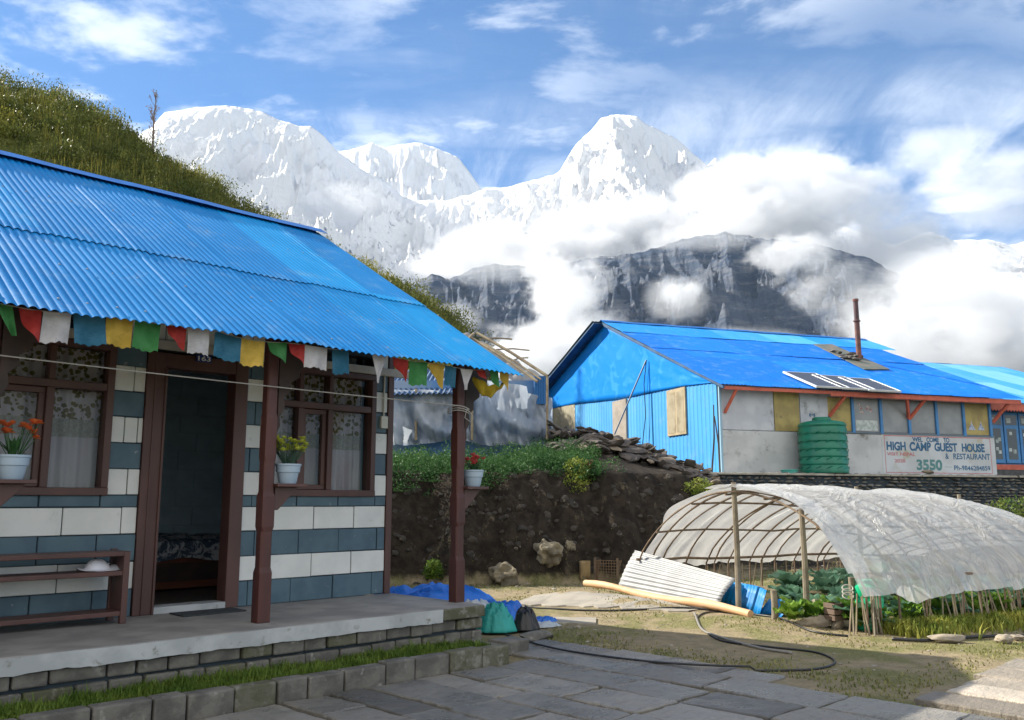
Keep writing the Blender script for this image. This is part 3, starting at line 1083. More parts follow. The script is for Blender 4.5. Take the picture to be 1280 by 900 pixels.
# ---- prayer flags along the eave, each hung from one string
PF = dict(g=(.05, .24, .07), r=(.42, .035, .03), w=(.62, .62, .66), b=(.03, .16, .27), y=(.62, .42, .07))
fm = {}
for kf, cf_ in PF.items():
    m, t, b = new_mat({'g': 'green', 'r': 'red', 'w': 'white', 'b': 'blue', 'y': 'yellow'}[kf] + '_flag_cotton')
    tc = t.new('ShaderNodeTexCoord').outputs['Object']
    bl_ = t.ramp(t.noise(t.mapping(tc, scale=(60, 1, 170)), 1, 3, .7), .55, .62)
    msk = t.ramp(t.noise(tc, 16, 2), .45, .55)
    cc = t.mix(t.ramp(t.noise(tc, 7, 4), .35, .7), cf_, tuple(min(1, q * 1.35 + .03) for q in cf_))
    cc = t.mix(t.math('MULTIPLY', t.math('MULTIPLY', bl_, msk), .35), cc, tuple(q * .45 for q in cf_))
    t.put(b.inputs['Base Color'], cc); b.inputs['Roughness'].default_value = .95
    tr = t.new('ShaderNodeBsdfTranslucent'); t.put(tr.inputs[0], cc)
    mx = t.new('ShaderNodeMixShader'); mx.inputs[0].default_value = .35
    t.link(b.outputs[0], mx.inputs[1]); t.link(tr.outputs[0], mx.inputs[2]); t.link(mx.outputs[0], t.n['Material Output'].inputs[0])
    fm[kf] = m
cname = {'g': 'green', 'r': 'red', 'w': 'white', 'b': 'blue', 'y': 'yellow'}
FL = [  # colour, left, right, drop, shape, where
    ('g', -3.90, -3.80, .20, 'twist', 'green prayer flag twisted narrow at the start of the string'),
    ('r', -3.77, -3.64, .22, 'fold', 'red prayer flag folded to a point beside the first white flag'),
    ('w', -3.63, -3.47, .21, 'sq', 'square white prayer flag between a folded red and a square blue one'),
    ('b', -3.46, -3.27, .22, 'sq', 'square blue prayer flag hanging over the large window, beside a yellow one'),
    ('y', -3.26, -3.09, .21, 'sq', 'yellow prayer flag with a ragged hem over the wall between window and door'),
    ('g', -3.08, -2.91, .21, 'sq', 'square green prayer flag near the door, left of the red one over it'),
    ('r', -2.87, -2.73, .18, 'fold', 'bright red prayer flag over the door frame beside a white one'),
    ('w', -2.72, -2.57, .19, 'sq', 'white prayer flag hanging in front of the small number plate'),
    ('b', -2.53, -2.33, .20, 'sq', 'blue prayer flag over the door, joined to a yellow one'),
    ('y', -2.33, -2.15, .21, 'sq', 'yellow prayer flag over the door beside the carved post bracket'),
    ('g', -2.13, -1.97, .17, 'fold', 'green prayer flag folded behind the bracket of the first post'),
    ('r', -1.96, -1.82, .17, 'fold', 'orange red prayer flag just past the bracket of the first post'),
    ('w', -1.82, -1.62, .18, 'sq', 'white prayer flag over the small window beside an orange red one'),
    ('b', -1.58, -1.43, .21, 'sq', 'blue prayer flag over the middle of the small window'),
    ('w', -1.21, -1.06, .26, 'knot', 'white prayer flag knotted to a tail above the socket at the wall corner'),
    ('r', -1.00, -.84, .20, 'fold', 'red prayer flag past the wall corner, followed by a green one'),
    ('g', -.83, -.64, .22, 'sq', 'green prayer flag between a red and a yellow one past the wall corner'),
    ('y', -.62, -.45, .23, 'fold', 'slanting yellow prayer flag past the wall corner near the end post'),
    ('b', -.44, -.31, .19, 'sq', 'blue prayer flag right before the end post of the veranda'),
    ('w', -.27, -.12, .20, 'knot', 'thin white prayer flag on the bracket of the end post'),
    ('r', -.10, .02, .10, 'fold', 'small red prayer flag over the pink flower pot'),
    ('g', .06, .18, .20, 'fold', 'green prayer flag pointing down before the yellow cloth'),
    ('y', .20, .32, .21, 'fold', 'last yellow prayer flag at the roof corner'),
]
sag = lambda x: 2.045 + .012 * sin(x * 3.7) + .008 * sin(x * 9.1)
FY = -1.43
o = MB().tube([(x, FY, sag(x)) for x in np.linspace(-6.8, .4, 120)], .003, 5).build('flag_string', M('thin_string', (.4, .4, .38), rough=.9))
o.matrix_world = TH
tag(o, 'thin string tied along the blue eave carrying the prayer flags', 'string')
rf = random.Random(5)
for (c, a, b, dr, shp, lab) in FL:
    mb = MB()
    ph = rf.uniform(0, 6); kx = rf.uniform(-.02, .02); am = rf.uniform(.010, .02)
    mid = (a + b) / 2; wd = b - a
    def ff(u, v):
        s_ = 1 - v
        d = 1.0 - v
        x = a + u * wd
        ztop = sag(x)
        d *= .9
        if shp == 'fold':
            e = (u * (.6 if c != 'y' else .3) + .4)
            zz = ztop - d * dr * (.35 + .65 * u ** .8)
            x = x + d * wd * .18 * (1 - u)
        elif shp == 'twist':
            x = mid + (u - .5) * wd * (1 - .75 * d) + d * .07
            zz = ztop - d * dr
        elif shp == 'knot':
            x = mid + (u - .5) * wd * max(.16, 1 - 1.1 * d)
            zz = ztop - d * dr
        else:
            x = x + d * kx
            zz = ztop - d * dr * (1 + .03 * sin(u * 7 + ph)) + .006 * sin(u * 23) * d
        y = FY + am * sin(u * 6 + ph + d * 1.5) * (.3 + d) + .02 * d * d * sin(ph)
        return (x, y, zz)
    mb.grid(16, 12, ff)
    o = mb.build('prayer_flag', fm[c], None, smooth=True)
    o.matrix_world = TH
    tag(o, lab, 'flag', 'prayer flags along the eave')

# clothes line between the posts
mb = MB()
pts = [(-6.5, -1.14, 1.80), (-3.8, -1.14, 1.765)]
pts = [(x, -1.13, 1.735 + .006 * (x + 1.9) ** 2 * .5 - .008 * x) for x in np.linspace(-6, .0, 40)]
mb.tube(pts, .0045, 6)
for k in range(3):
    mb.tube([(.05 + .10 * cos(a), -1.04 + .10 * sin(a), 1.735 - .02 * k + .012 * sin(a * 2)) for a in np.linspace(0, 2 * pi, 20)], .0045, 5)
mb.tube([(.07, -1.13, 1.73), (.13, -1.15, 1.66), (.12, -1.14, 1.60), (.05, -1.13, 1.64), (.07, -1.13, 1.71)], .004, 5)
o = mb.build('clothes_line', M('pale_rope', (.45, .44, .42), rough=.9)); o.matrix_world = TH
tag(o, 'pale clothes line stretched along the veranda and wound round the end post', 'rope')

# yellow cloth slung at the roof corner
mb = MB()
def yc(u, v):
    x = .03 + u * .37; s_ = sin(pi * u) ** .7
    return (x, -1.25 - .08 * v + .01 * sin(u * 20), 1.99 - .16 * s_ * (.35 + .65 * (1 - v)) + .012 * sin(u * 17 + v * 5))
mb.grid(30, 8, yc); o = mb.build('hanging_cloth', M('mustard_cloth', (.50, .38, .03), (.38, .28, .02), 8, .9), None, smooth=True, solid=.004); o.matrix_world = TH
tag(o, 'mustard yellow cloth slung in a bow under the roof corner', 'cloth')
# ------------------------------------------------------------ terrain
def yb_of(x):          # foot of the cut bank
    return np.interp(x, [-60, -12, -6, -2, .6, 2.2, 3.2, 4.4, 6, 9, 14, 60], [12.8, 13.1, 13.4, 13.9, 14.5, 14.7, 15.3, 16.9, 18.6, 20, 22, 40])


WALL_A = Vector((3.75, 19.05, 0))      # stone terrace wall, front line
WALL_B = Vector((16.5, 23.35, 0))
wdir = (WALL_B - WALL_A).normalized()
TZ = 1.93
_us = np.array([-900, -400, -100, 0, 60, 100, 150, 200, 240, 280, 310, 340, 400, 465, 520, 570, 600, 625, 650, 760, 900, 1500], float)
_vs = np.array([-140, -60, 60, 98, 104, 122, 152, 190, 214, 247, 262, 276, 307, 338, 366, 408, 455, 510, 570, 615, 620, 640], float)


def hill_crest(x, y):
    u = 640 + FPX * np.where(y > 1, x / np.maximum(y, 1), -2) / 1.012
    v = np.interp(u, _us, _vs)
    return H + 38.0 * (626 - v) / FPX / 1.0 * 1.02


def terrain(x, y):
    x = np.asarray(x, float); y = np.asarray(y, float)
    yb = yb_of(x) + .7 * fbm(x * .9, y * 0 + 3, 5)
    t = np.clip((y - yb) / 1.25, 0, 1)
    rgh = fbm(x * 1.3, y * 1.3, 5)
    bank = (TZ - .12) * (t ** .75)
    bank = bank + np.where((t > 0) & (t < 1), (rgh * .34 + .22 * fbm(x * 4, y * 4 + 2, 4)) * np.sin(pi * t), 0)
    right = np.clip((x - 3.2) / 2.5, 0, 1)       # behind the tunnel the ground climbs gently to the wall
    d = (x - WALL_A.x) * -wdir.y + (y - WALL_A.y) * wdir.x
    gentle = .95 * np.clip((y - 12.5) / 7.5, 0, 1) ** 1.4
    past = np.clip((d - .12) / .15, 0, 1)
    z = bank * (1 - right) + right * (gentle * (1 - past) + (TZ - .03) * past)
    top = np.where(right > 0, past, 1) * np.where(y > yb + 1.25, 1, 0)
    # dirt slope carrying the rubble, up to the sheds
    z = z + (1 - np.clip((x - 2.0) / 2.2, 0, 1)) * np.clip((y - yb - 1.3) / 3.2, 0, 1) * .75 * np.clip((x + 1) / 2.5, 0.25, 1) * (y > yb + 1.2)
    # the grassy spur behind the house
    zc = hill_crest(x, y)
    s = np.clip((y - 20.5) / (38.0 - 20.5), 0, 1)
    s2 = s * s * (3 - 2 * s) * .45 + s * .55
    back = np.clip((y - 38.0) / 25, 0, 1)
    hz = (zc - 2.4) * s2 * (1 - back * .8)
    z = z + np.maximum(hz, 0) * np.where(y > 20.5, 1, 0)
    z = z + (rgh * .5 + fbm(x * .35, y * .35, 3) * .8) * s * np.clip(hz / 3, 0, 1)
    # the yard in front: trodden, nearly flat
    z = z + .035 * fbm(x * .55, y * .55, 4) * np.clip((y - 8) / 3, 0.25, 1) * (t <= 0)
    # the slight bank the log lies on
    ax, ay, bx, by = 1.02, 12.25, 2.55, 9.45
    q = np.clip(((x - ax) * (bx - ax) + (y - ay) * (by - ay)) / ((bx - ax) ** 2 + (by - ay) ** 2), 0, 1)
    dd = np.hypot(x - ax - q * (bx - ax), y - ay - q * (by - ay))
    z = z + (.12 - .07 * q) * np.exp(-(dd / .55) ** 2)
    fall = np.clip((y - 60) / 60, 0, 1)
    z = z - fall * 30
    z = z - .13 * np.clip((5.4 + .0 - np.abs(x + 20)) / 99, 0, 1)
    return z


def axis(pts):
    out = []
    for (a, b, s_) in pts:
        out.append(np.arange(a, b, s_))
    return np.unique(np.concatenate(out))


gx = axis([(-9000, -200, 1100), (-200, -40, 12), (-40, -8, .55), (-8, 9, .075), (9, 24, .3), (24, 200, 12), (200, 9001, 1100)])
gy = axis([(-400, -10, 30), (-10, 5, .5), (5, 18.5, .075), (18.5, 25, .15), (25, 66, .6), (66, 200, 12), (200, 1400, 200)])
GX, GY = np.meshgrid(gx, gy)
GZ = terrain(GX, GY)
GZ = np.where(GY > 200, GZ - (GY - 200) * .05, GZ)

# ground shader: bare trodden soil, thin grass, dark cut earth, lush hill grass
m_ground, t, b = new_mat('yard_soil')
geo = t.new('ShaderNodeNewGeometry'); pos = geo.outputs['Position']
px, py, pz = t.sep(pos); nz = t.sep(geo.outputs['Normal'])[2]
n1 = t.noise(pos, .9, 7, .62); n2 = t.noise(pos, 6, 8, .65); n3 = t.noise(pos, 40, 4, .6)
soil = t.mix(t.ramp(n2, .35, .68), (.31, .25, .155), (.22, .18, .11))
soil = t.mix(t.math('MULTIPLY', t.ramp(n3, .55, .68), .5), soil, (.42, .36, .26))
gr = t.mix(t.ramp(n3, .4, .6), (.10, .12, .03), (.18, .18, .06))
soil = t.mix(t.math('MULTIPLY', t.ramp(n1, .47, .60), .7), soil, gr)
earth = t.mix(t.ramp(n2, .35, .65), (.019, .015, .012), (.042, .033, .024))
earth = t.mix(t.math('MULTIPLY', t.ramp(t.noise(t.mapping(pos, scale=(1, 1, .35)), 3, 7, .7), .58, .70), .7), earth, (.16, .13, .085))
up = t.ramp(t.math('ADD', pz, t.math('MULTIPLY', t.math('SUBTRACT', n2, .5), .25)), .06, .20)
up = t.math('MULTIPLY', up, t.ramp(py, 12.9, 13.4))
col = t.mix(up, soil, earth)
hill = t.math('MULTIPLY', t.ramp(py, 20.3, 22), t.ramp(px, -1.0, -3.0))
hg = t.mix(t.ramp(n1, .38, .62), (.055, .075, .02), (.11, .12, .035))
col = t.mix(hill, col, hg)
t.put(b.inputs['Base Color'], col)
b.inputs['Roughness'].default_value = .95
b.inputs['Specular IOR Level'].default_value = .15
t.link(t.bump(t.math('ADD', t.math('MULTIPLY', n2, 1.0), t.math('MULTIPLY', n3, .35)), .9, .05), b.inputs['Normal'])
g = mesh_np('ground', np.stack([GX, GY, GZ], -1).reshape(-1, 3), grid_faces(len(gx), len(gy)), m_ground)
tag(g, 'trodden brown yard with thin grass, cut earth bank and green hillside', 'ground', kind='structure')


def tz(x, y):
    return float(terrain(np.array([x]), np.array([y]))[0])


# ------------------------------------------------------------ paving of the courtyard
def stone_mat(name, c1, c2, c3, rough=.5):
    m, t, b = new_mat(name)
    tc = t.new('ShaderNodeTexCoord').outputs['Object']
    at = t.new('ShaderNodeAttribute', attribute_name='tone').outputs['Fac']
    n = t.noise(tc, 2.5, 8, .62); n2 = t.noise(t.mapping(tc, scale=(1, 2.4, 1)), 9, 7, .65)
    col = t.mix(t.ramp(n, .38, .62), c1, c2)
    col = t.mix(t.math('MULTIPLY', t.ramp(n2, .5, .68), .6), col, c3)
    vv = t.math('ADD', .5, t.math('MULTIPLY', at, .85))
    hu_ = t.math('FRACT', t.math('MULTIPLY', at, 7.3))
    col = t.mix(t.math('MULTIPLY', hu_, .5), col, t.mix(.5, col, (.30, .24, .17)))
    col = t.mix(1.0, col, t.comb(vv, vv, vv), 'MULTIPLY')
    t.put(b.inputs['Base Color'], col)
    mr = t.new('ShaderNodeMapRange'); t.put(mr.inputs[0], t.ramp(n, .35, .62))
    mr.inputs['To Min'].default_value = rough; mr.inputs['To Max'].default_value = rough + .32
    t.link(mr.outputs[0], b.inputs['Roughness'])
    h = t.math('ADD', t.noise(tc, 5, 6, .6), t.math('MULTIPLY', t.noise(t.mapping(tc, scale=(1, 3, 1)), 14, 6, .7), .45))
    t.link(t.bump(h, 1.0, .035), b.inputs['Normal'])
    return m


m_flag = stone_mat('grey_flagstone', (.17, .165, .15), (.23, .215, .19), (.10, .10, .10), .22)
m_path = stone_mat('pale_path_stone', (.33, .29, .235), (.40, .35, .29), (.24, .22, .19), .55)


def paving(name, rows, mat, z0, label, seed):
    """rows: (x0, x1, [y cuts], ...) in the house frame; each stone a slightly tilted, chipped slab"""
    rn = random.Random(seed)
    V, F, tone = [], [], []
    for (x0, x1, ys) in rows:
        for y0, y1 in zip(ys[:-1], ys[1:]):
            g_ = .013
            cx, cy = (x0 + x1) / 2, (y0 + y1) / 2
            poly = []
            cs = [(x0 + g_, y0 + g_), (x1 - g_, y0 + g_), (x1 - g_, y1 - g_), (x0 + g_, y1 - g_)]
            jit = [(rn.uniform(-.028, .028), rn.uniform(-.028, .028)) for _ in cs]
            for i in range(4):
                a = cs[i]; c = cs[(i + 1) % 4]; ja, jc = jit[i], jit[(i + 1) % 4]
                n = max(2, int(hypot(c[0] - a[0], c[1] - a[1]) / .07))
                for k in range(n):
                    q = k / n
                    e = 0 if k == 0 else 1
                    poly.append((a[0] + ja[0] + (c[0] + jc[0] - a[0] - ja[0]) * q + rn.uniform(-.011, .011) * e,
                                 a[1] + ja[1] + (c[1] + jc[1] - a[1] - ja[1]) * q + rn.uniform(-.011, .011) * e))
            tx, ty = rn.uniform(-.016, .016), rn.uniform(-.016, .016)
            h_ = z0 + rn.uniform(-.004, .006)
            zf = lambda x, y: h_ + (x - cx) * tx + (y - cy) * ty
            b_ = len(V); n = len(poly)
            for (x, y) in poly: V.append((x, y, z0 - .06))
            for (x, y) in poly: V.append((x, y, zf(x, y) - .008))
            for (x, y) in poly:
                d = hypot(x - cx, y - cy); q = 1 - .010 / d
                V.append((cx + (x - cx) * q, cy + (y - cy) * q, zf(x, y)))
            fs = []
            for L_ in (0, 1):
                for k in range(n):
                    fs.append((b_ + L_ * n + k, b_ + L_ * n + (k + 1) % n, b_ + (L_ + 1) * n + (k + 1) % n, b_ + (L_ + 1) * n + k))
            fs.append(tuple(range(b_ + 2 * n, b_ + 3 * n)))
            F += fs; tone += [rn.random()] * len(fs)
    me = bpy.data.meshes.new(name); me.from_pydata(V, [], F); me.materials.append(mat)
    at = me.attributes.new('tone', 'FLOAT', 'FACE'); at.data.foreach_set('value', tone)
    o = bpy.data.objects.new(name, me); COL.objects.link(o)
    o.matrix_world = Matrix.Translation(Vector((W0.x, W0.y, 0))) @ Matrix.Rotation(RZ1, 4, 'Z')
    tag(o, label, 'paving', kind='structure')
    return o


rp = random.Random(21)
rows = []
x = -7.2
while x < .95:
    x2 = x + rp.uniform(.30, .55)
    if x2 > .75: x2 = 1.02
    yb_, ye = (-1.86, -9.0)
    if x > -.25: yb_ = -1.15
    ys = [yb_]
    while ys[-1] > ye:
        ys.append(ys[-1] - rp.uniform(.38, .95))
    ys[0] = yb_ if x <= -.25 else -1.1 - rp.uniform(0, .2)
    if x2 == 1.02: ys = [y_ for y_ in ys if y_ > -4.1]
    rows.append((x, x2, ys[::-1]))
    x = x2
paving('courtyard_paving', rows, m_flag, .022, 'grey brown flagstones of the courtyard in front of the veranda', 4)
rows = []
x = .78
while x < 11:
    x2 = x + rp.uniform(.36, .60)
    y0 = -4.62 - rp.uniform(0, .16)
    ys = [y0, y0 - rp.uniform(1.0, 1.35)]
    if rp.random() < .5: ys = [y0, y0 - rp.uniform(.5, .75), ys[1]]
    rows.append((x, x2, ys[::-1])); x = x2
paving('stone_path', rows, m_path, .03, 'pale stone slab path leading off past the plastic tunnel', 8)
# thin cement strips in the yard
mb = MB()
def strip(pts, w_, z0, mb):
    pts = [Vector(p) for p in pts]
    vs = []
    for i, p in enumerate(pts):
        d = (pts[min(i + 1, len(pts) - 1)] - pts[max(i - 1, 0)]).normalized()
        n_ = Vector((-d.y, d.x, 0))
        ww = w_ * (1 + .5 * fbm1(i * .9 + 4))
        for s_ in (1, -1):
            q = p + n_ * ww * s_
            vs.append((q.x, q.y, max(tz(q.x, q.y), -.01) + z0)); 
    k = len(vs)
    vs += [(a, b_, -.08) for a, b_, c in vs]
    fs = []
    for i in range(len(pts) - 1):
        fs.append((2 * i, 2 * i + 1, 2 * i + 3, 2 * i + 2))
        fs.append((2 * i, 2 * i + 2, 2 * i + 2 + k, 2 * i + k)); fs.append((2 * i + 1, 2 * i + 1 + k, 2 * i + 3 + k, 2 * i + 3))
    mb.add(vs, fs)
A = at_z(655, 752); B = at_z(872, 768)
strip([A + (B - A) * q + Vector((0, .08 * sin(q * 5), 0)) for q in np.linspace(0, 1, 24)], .36, .018, mb)
A = at_z(670, 777); B = at_z(745, 778)
strip([A + (B - A) * q for q in np.linspace(0, 1, 8)], .22, .018, mb)
o = mb.build('yard_strip_path', M('pale_cement', (.33, .30, .25), (.26, .235, .20), 3, .85, bump=.4, bscale=30), None, bevel=.01)
tag(o, 'worn cement strip crossing the yard before the log and sheet', 'path', kind='structure')

# ------------------------------------------------------------ kerb stones and grass bed under the veranda
BED_Z = -.285
mb = MB()
x = -7.0
rk = random.Random(31)
while x < -.06:
    x2 = min(x + rk.uniform(.19, .36), -.05)
    if x2 - x > .06:
        mb.box(x + .006, x2 - .006, -1.83 + rk.uniform(-.008, .008), -1.71, -.50, -.262 + rk.uniform(-.012, .008), rk.choice((0, 0, 0, 1)))
    x = x2
y = -1.70
while y < -1.05:
    mb.box(-.15, -.045 + rk.uniform(-.005, .01), y + .005, y + .2, -.50, -.265 + rk.uniform(-.01, .005), 0); y += .21
o = mb.build('kerb', [m_stone, m_stone2], None, bevel=.012, seg=2); o.matrix_world = TH
tag(o, 'row of grey kerb stones edging the grass bed', 'kerb', kind='structure')
mb = MB(); mb.box(-7.0, -.13, -1.72, -1.28, -.5, -.30); mb.box(-.13, .3, -1.36, -.5, -.5, -.40)
o = mb.build('bed_ground', M('dark_bed_soil', (.045, .05, .02), (.03, .03, .015), 9, .95, bump=.6), None); o.matrix_world = TH
tag(o, 'narrow soil bed along the veranda base', 'ground', kind='structure')


def blades(name, pts, hts, mat, label, seed=0, width=.004, lean=.5, parent=None, per=1):
    """grass: one bent two-segment blade per point"""
    rn = np.random.RandomState(seed)
    P = np.asarray(pts, float); n = len(P)
    a = rn.uniform(0, 2 * pi, n); h_ = np.asarray(hts) * rn.uniform(.5, 1.2, n)
    le = rn.uniform(.1, 1, n) * lean * h_
    dx_, dy_ = np.cos(a), np.sin(a)
    wx, wy = -dy_ * width, dx_ * width
    V = np.zeros((n, 5, 3))
    V[:, 0] = P + np.stack([wx, wy, 0 * wx], -1); V[:, 1] = P - np.stack([wx, wy, 0 * wx], -1)
    m_ = P + np.stack([dx_ * le * .35, dy_ * le * .35, h_ * .6], -1)
    V[:, 2] = m_ - np.stack([wx, wy, 0 * wx], -1) * .8; V[:, 3] = m_ + np.stack([wx, wy, 0 * wx], -1) * .8
    V[:, 4] = P + np.stack([dx_ * le, dy_ * le, h_ * .92], -1)
    b_ = np.arange(n) * 5
    tri = np.concatenate([np.stack([b_, b_ + 1, b_ + 2], -1), np.stack([b_, b_ + 2, b_ + 3], -1), np.stack([b_ + 3, b_ + 2, b_ + 4], -1)])
    o = mesh_np(name, V.reshape(-1, 3), tri, mat, parent, smooth=False)
    if label:
        tag(o, label, 'grass', kind='stuff')
    return o


lm_grass = leaf_mat('bed_grass_blade', (.07, .13, .02), (.14, .20, .035), 5)
lm_dry = leaf_mat('yard_grass_blade', (.13, .15, .04), (.27, .25, .10), 2.5)
rn = np.random.RandomState(2)
N = 30000
xx = rn.uniform(-7.0, -.14, N); yy = rn.uniform(-1.73, -1.35, N)
dens = fbm(xx * 3, yy * 3, 3)
k = (dens > -.22) | (rn.rand(N) < .2)
xx, yy = xx[k], yy[k]
P = np.array([tuple(HL(a, b, -.30)) for a, b in zip(xx, yy)])
ht = .035 + .045 * np.clip(dens[k] + .4, 0, 1)
e = rn.rand(len(xx)) < .1
ht = np.where(e, ht * 1.6, ht)
blades('grass', P, ht, lm_grass, 'short green grass growing in the bed between kerb and veranda', 1, .0035, .8)

# thin yard grass where the soil shader is green too, plus along joints
N = 90000
X = rn.uniform(-3, 9, N); Y = rn.uniform(5.3, 16.2, N)
loc_ = (np.stack([X - W0.x, Y - W0.y], -1)) @ np.array([[cos(RZ1), -sin(RZ1)], [sin(RZ1), cos(RZ1)]])
lx, ly = loc_[:, 0], loc_[:, 1]
d = fbm(X * .8, Y * .8, 5)
near_edge = np.exp(-((lx - 1.25) / .25) ** 2) * (ly < -1) + np.exp(-((ly + 4.45) / .18) ** 2) * (lx > 1) * .8 + np.exp(-((lx - 1.05) / .12) ** 2) * (ly < -4)
prob = np.clip(d * 2.2 + .1, 0, 1) * .55 + near_edge * .9 + ((ly < -6.1) & (lx > 1.1)) * .8 + ((lx < 1.04) & (ly < -4)) * .9 + (Y > 13.2) * .15
ok = (rn.rand(N) < prob) & ((lx > 1.04) | ((lx > .70) & (ly < -4.0))) & (Y < yb_of(X) + .3)
ok &= ~((ly < -4.6) & (ly > -6.0) & (lx > .78))
X, Y = X[ok], Y[ok]
Zt = terrain(X, Y)
blades('yard_grass', np.stack([X, Y, Zt], -1), np.full(len(X), .026), lm_dry, 'thin dry grass scattered over the trodden yard', 3, .006, 1.3)
# moss and grass in the joints between flagstones
N = 7000
xx = rn.uniform(-2.6, 1.0, N); yy = rn.uniform(-6, -1.9, N)

# stones and clods strewn on the yard
mb = MB(); rs = random.Random(8)
for i in range(520):
    X_ = rs.uniform(-1, 8); Y_ = rs.uniform(6.5, 15.5)
    l = TH.inverted() @ Vector((X_, Y_, .4))
    if l.x < 1.2 or (-6.1 < l.y < -4.5) or Y_ > yb_of(X_): continue
    s_ = rs.uniform(.006, .022) * (2.2 if Y_ > 13.3 and rs.random() < .5 else 1)
    mb.rock((X_, Y_, tz(X_, Y_) + s_ * .2), (s_ * 1.3, s_, s_ * .6), rs, sub=1)
o = mb.build('gravel', M('pale_stone', (.34, .31, .26), (.22, .20, .17), 5, .9), None); tag(o, 'small stones and clods strewn over the yard', 'gravel', kind='stuff')

# ------------------------------------------------------------ the cut bank: boulders and rough earth
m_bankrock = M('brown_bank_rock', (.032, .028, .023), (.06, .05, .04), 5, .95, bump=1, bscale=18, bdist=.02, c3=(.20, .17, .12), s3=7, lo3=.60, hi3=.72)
mb = MB(); rs = random.Random(18)
for i in range(300):
    X_ = rs.uniform(-3.2, 4.2)
    yb0 = float(yb_of(X_)); q = rs.random() ** 1.3
    Y_ = yb0 + .15 + q * 1.2
    s_ = rs.uniform(.03, .09) * (1.6 if rs.random() < .08 else 1)
    mb.rock((X_, Y_ + s_ * .3, tz(X_, Y_) - s_ * .2), (s_ * 1.2, s_, s_ * .9), rs, sub=2, rough=.5)
o = mb.build('rubble', m_bankrock, None); tag(o, 'dark stones and earth clods stuck in the cut bank', 'rocks', kind='stuff')
bigr = [(-.15, 14.15, .30, .20, 'pale brown boulder at the foot of the bank behind the blue tarp'), (.55, 14.45, .26, .22, 'slanting boulder at the foot of the bank right of the end post'),
        (.95, 14.7, .09, .10, 'small pale stone lying on the dry grass at the foot of the bank')]
for (X_, Y_, s_, hh, lab) in bigr:
    mb = MB(); mb.rock((0, 0, hh * .7), (s_, s_ * .8, hh), rs, sub=4, rough=.8)
    o = mb.build('boulder', M('sandy_rock', (.26, .22, .15), (.14, .12, .085), 5, .95, bump=1, bscale=12, bdist=.03), None)
    o.location = (X_, Y_, tz(X_, Y_)); tag(o, lab, 'boulder')


def leaf_cloud(P, size, rn, up=.3, asp=.45):
    """one pointed leaf quad per point, random facing"""
    n = len(P)
    d = rn.normal(size=(n, 3)); d[:, 2] = np.abs(d[:, 2]) * .7 + up; d /= np.linalg.norm(d, axis=1)[:, None]
    r_ = rn.normal(size=(n, 3)); s_ = np.cross(d, r_); s_ /= np.linalg.norm(s_, axis=1)[:, None]
    sz = (size * rn.uniform(.6, 1.3, n))[:, None] if np.isscalar(size) else (size * rn.uniform(.6, 1.3, n))[:, None]
    V = np.stack([P, P + d * sz * .5 + s_ * sz * asp * .5, P + d * sz, P + d * sz * .5 - s_ * sz * asp * .5], 1).reshape(-1, 3)
    b_ = np.arange(n) * 4
    return V, np.stack([b_, b_ + 1, b_ + 2, b_ + 3], -1)


def bush_pts(c, r, n, rn, lumps=7):
    c = np.array(c); r = np.array(r)
    cen = rn.normal(size=(lumps, 3)) * .42
    cen[:, 2] = np.abs(cen[:, 2])
    k = rn.randint(0, lumps, n)
    d = rn.normal(size=(n, 3)); d /= np.linalg.norm(d, axis=1)[:, None]
    rr = rn.uniform(.25, 1, n)[:, None] ** .5 * .5
    p = cen[k] + d * rr
    p[:, 2] = np.maximum(p[:, 2], 0)
    return c + p * r


lm_bush = leaf_mat('dark_bush_leaf', (.03, .085, .028), (.07, .15, .045), 3)
lm_lime = leaf_mat('lime_bush_leaf', (.13, .19, .03), (.26, .28, .06), 6)
lm_hill = leaf_mat('hill_shrub_leaf', (.11, .14, .025), (.36, .32, .07), .55)
lm_hilld = leaf_mat('hill_dark_leaf', (.06, .085, .02), (.16, .17, .045), .9)

rn = np.random.RandomState(12)


def bush(name, label, loc, r, n, size, mat, group=None, cat='bush'):
    P = bush_pts((0, 0, 0), r, n, rn)
    V, F = leaf_cloud(P, size, rn)
    o = mesh_np(name, V, F, mat, None, smooth=False)
    o.location = loc
    return tag(o, label, cat, group)


# greenery along the top of the bank
P = []
for i in range(330):
    X_ = rn.uniform(-3.6, 1.55); yb0 = float(yb_of(X_)) + 1.35
    Y_ = yb0 + rn.uniform(-.25, 3.0) * (1 if X_ < 1. else .6)
    r_ = rn.uniform(.16, .30)
    P.append(bush_pts((X_, Y_, tz(X_, Y_) - .05), (r_ * 1.5, r_ * 1.5, r_ * 1.3), 330, rn, 4))
P = np.concatenate(P)
V, F = leaf_cloud(P, .045, rn)
o = mesh_np('undergrowth', V, F, lm_bush, None, smooth=False); tag(o, 'dark green undergrowth covering the top of the earth bank', 'undergrowth', kind='stuff')
bush('bush', 'lime green bush hanging over the edge of the bank', (1.30, 15.85, 1.38), (.48, .34, .46), 4200, .05, lm_lime)
o = bush('bush', 'small lime green bush at the right end of the bank by the tunnel', (3.22, 16.6, 1.42), (.42, .4, .30), 2400, .05, lm_lime)
bush('bush', 'small green tuft low on the shaded bank near the house corner', (-1.25, 13.95, .12), (.22, .18, .26), 1300, .045, lm_grass)
# reddish stalks on the hanging bush
mb = MB(); rs = random.Random(3)
for i in range(14):
    x = rs.uniform(-.12, .12); mb.tube([(x, 0, 0), (x + rs.uniform(-.04, .04), rs.uniform(-.05, .05), rs.uniform(.15, .30))], .007, 4)
o = mb.build('stalks', leaf_mat('red_stalk', (.22, .06, .04), (.30, .10, .06))); o.location = (1.36, 15.85, 1.75); tag(o, 'upright reddish stalks rising from the hanging lime bush', 'plant')

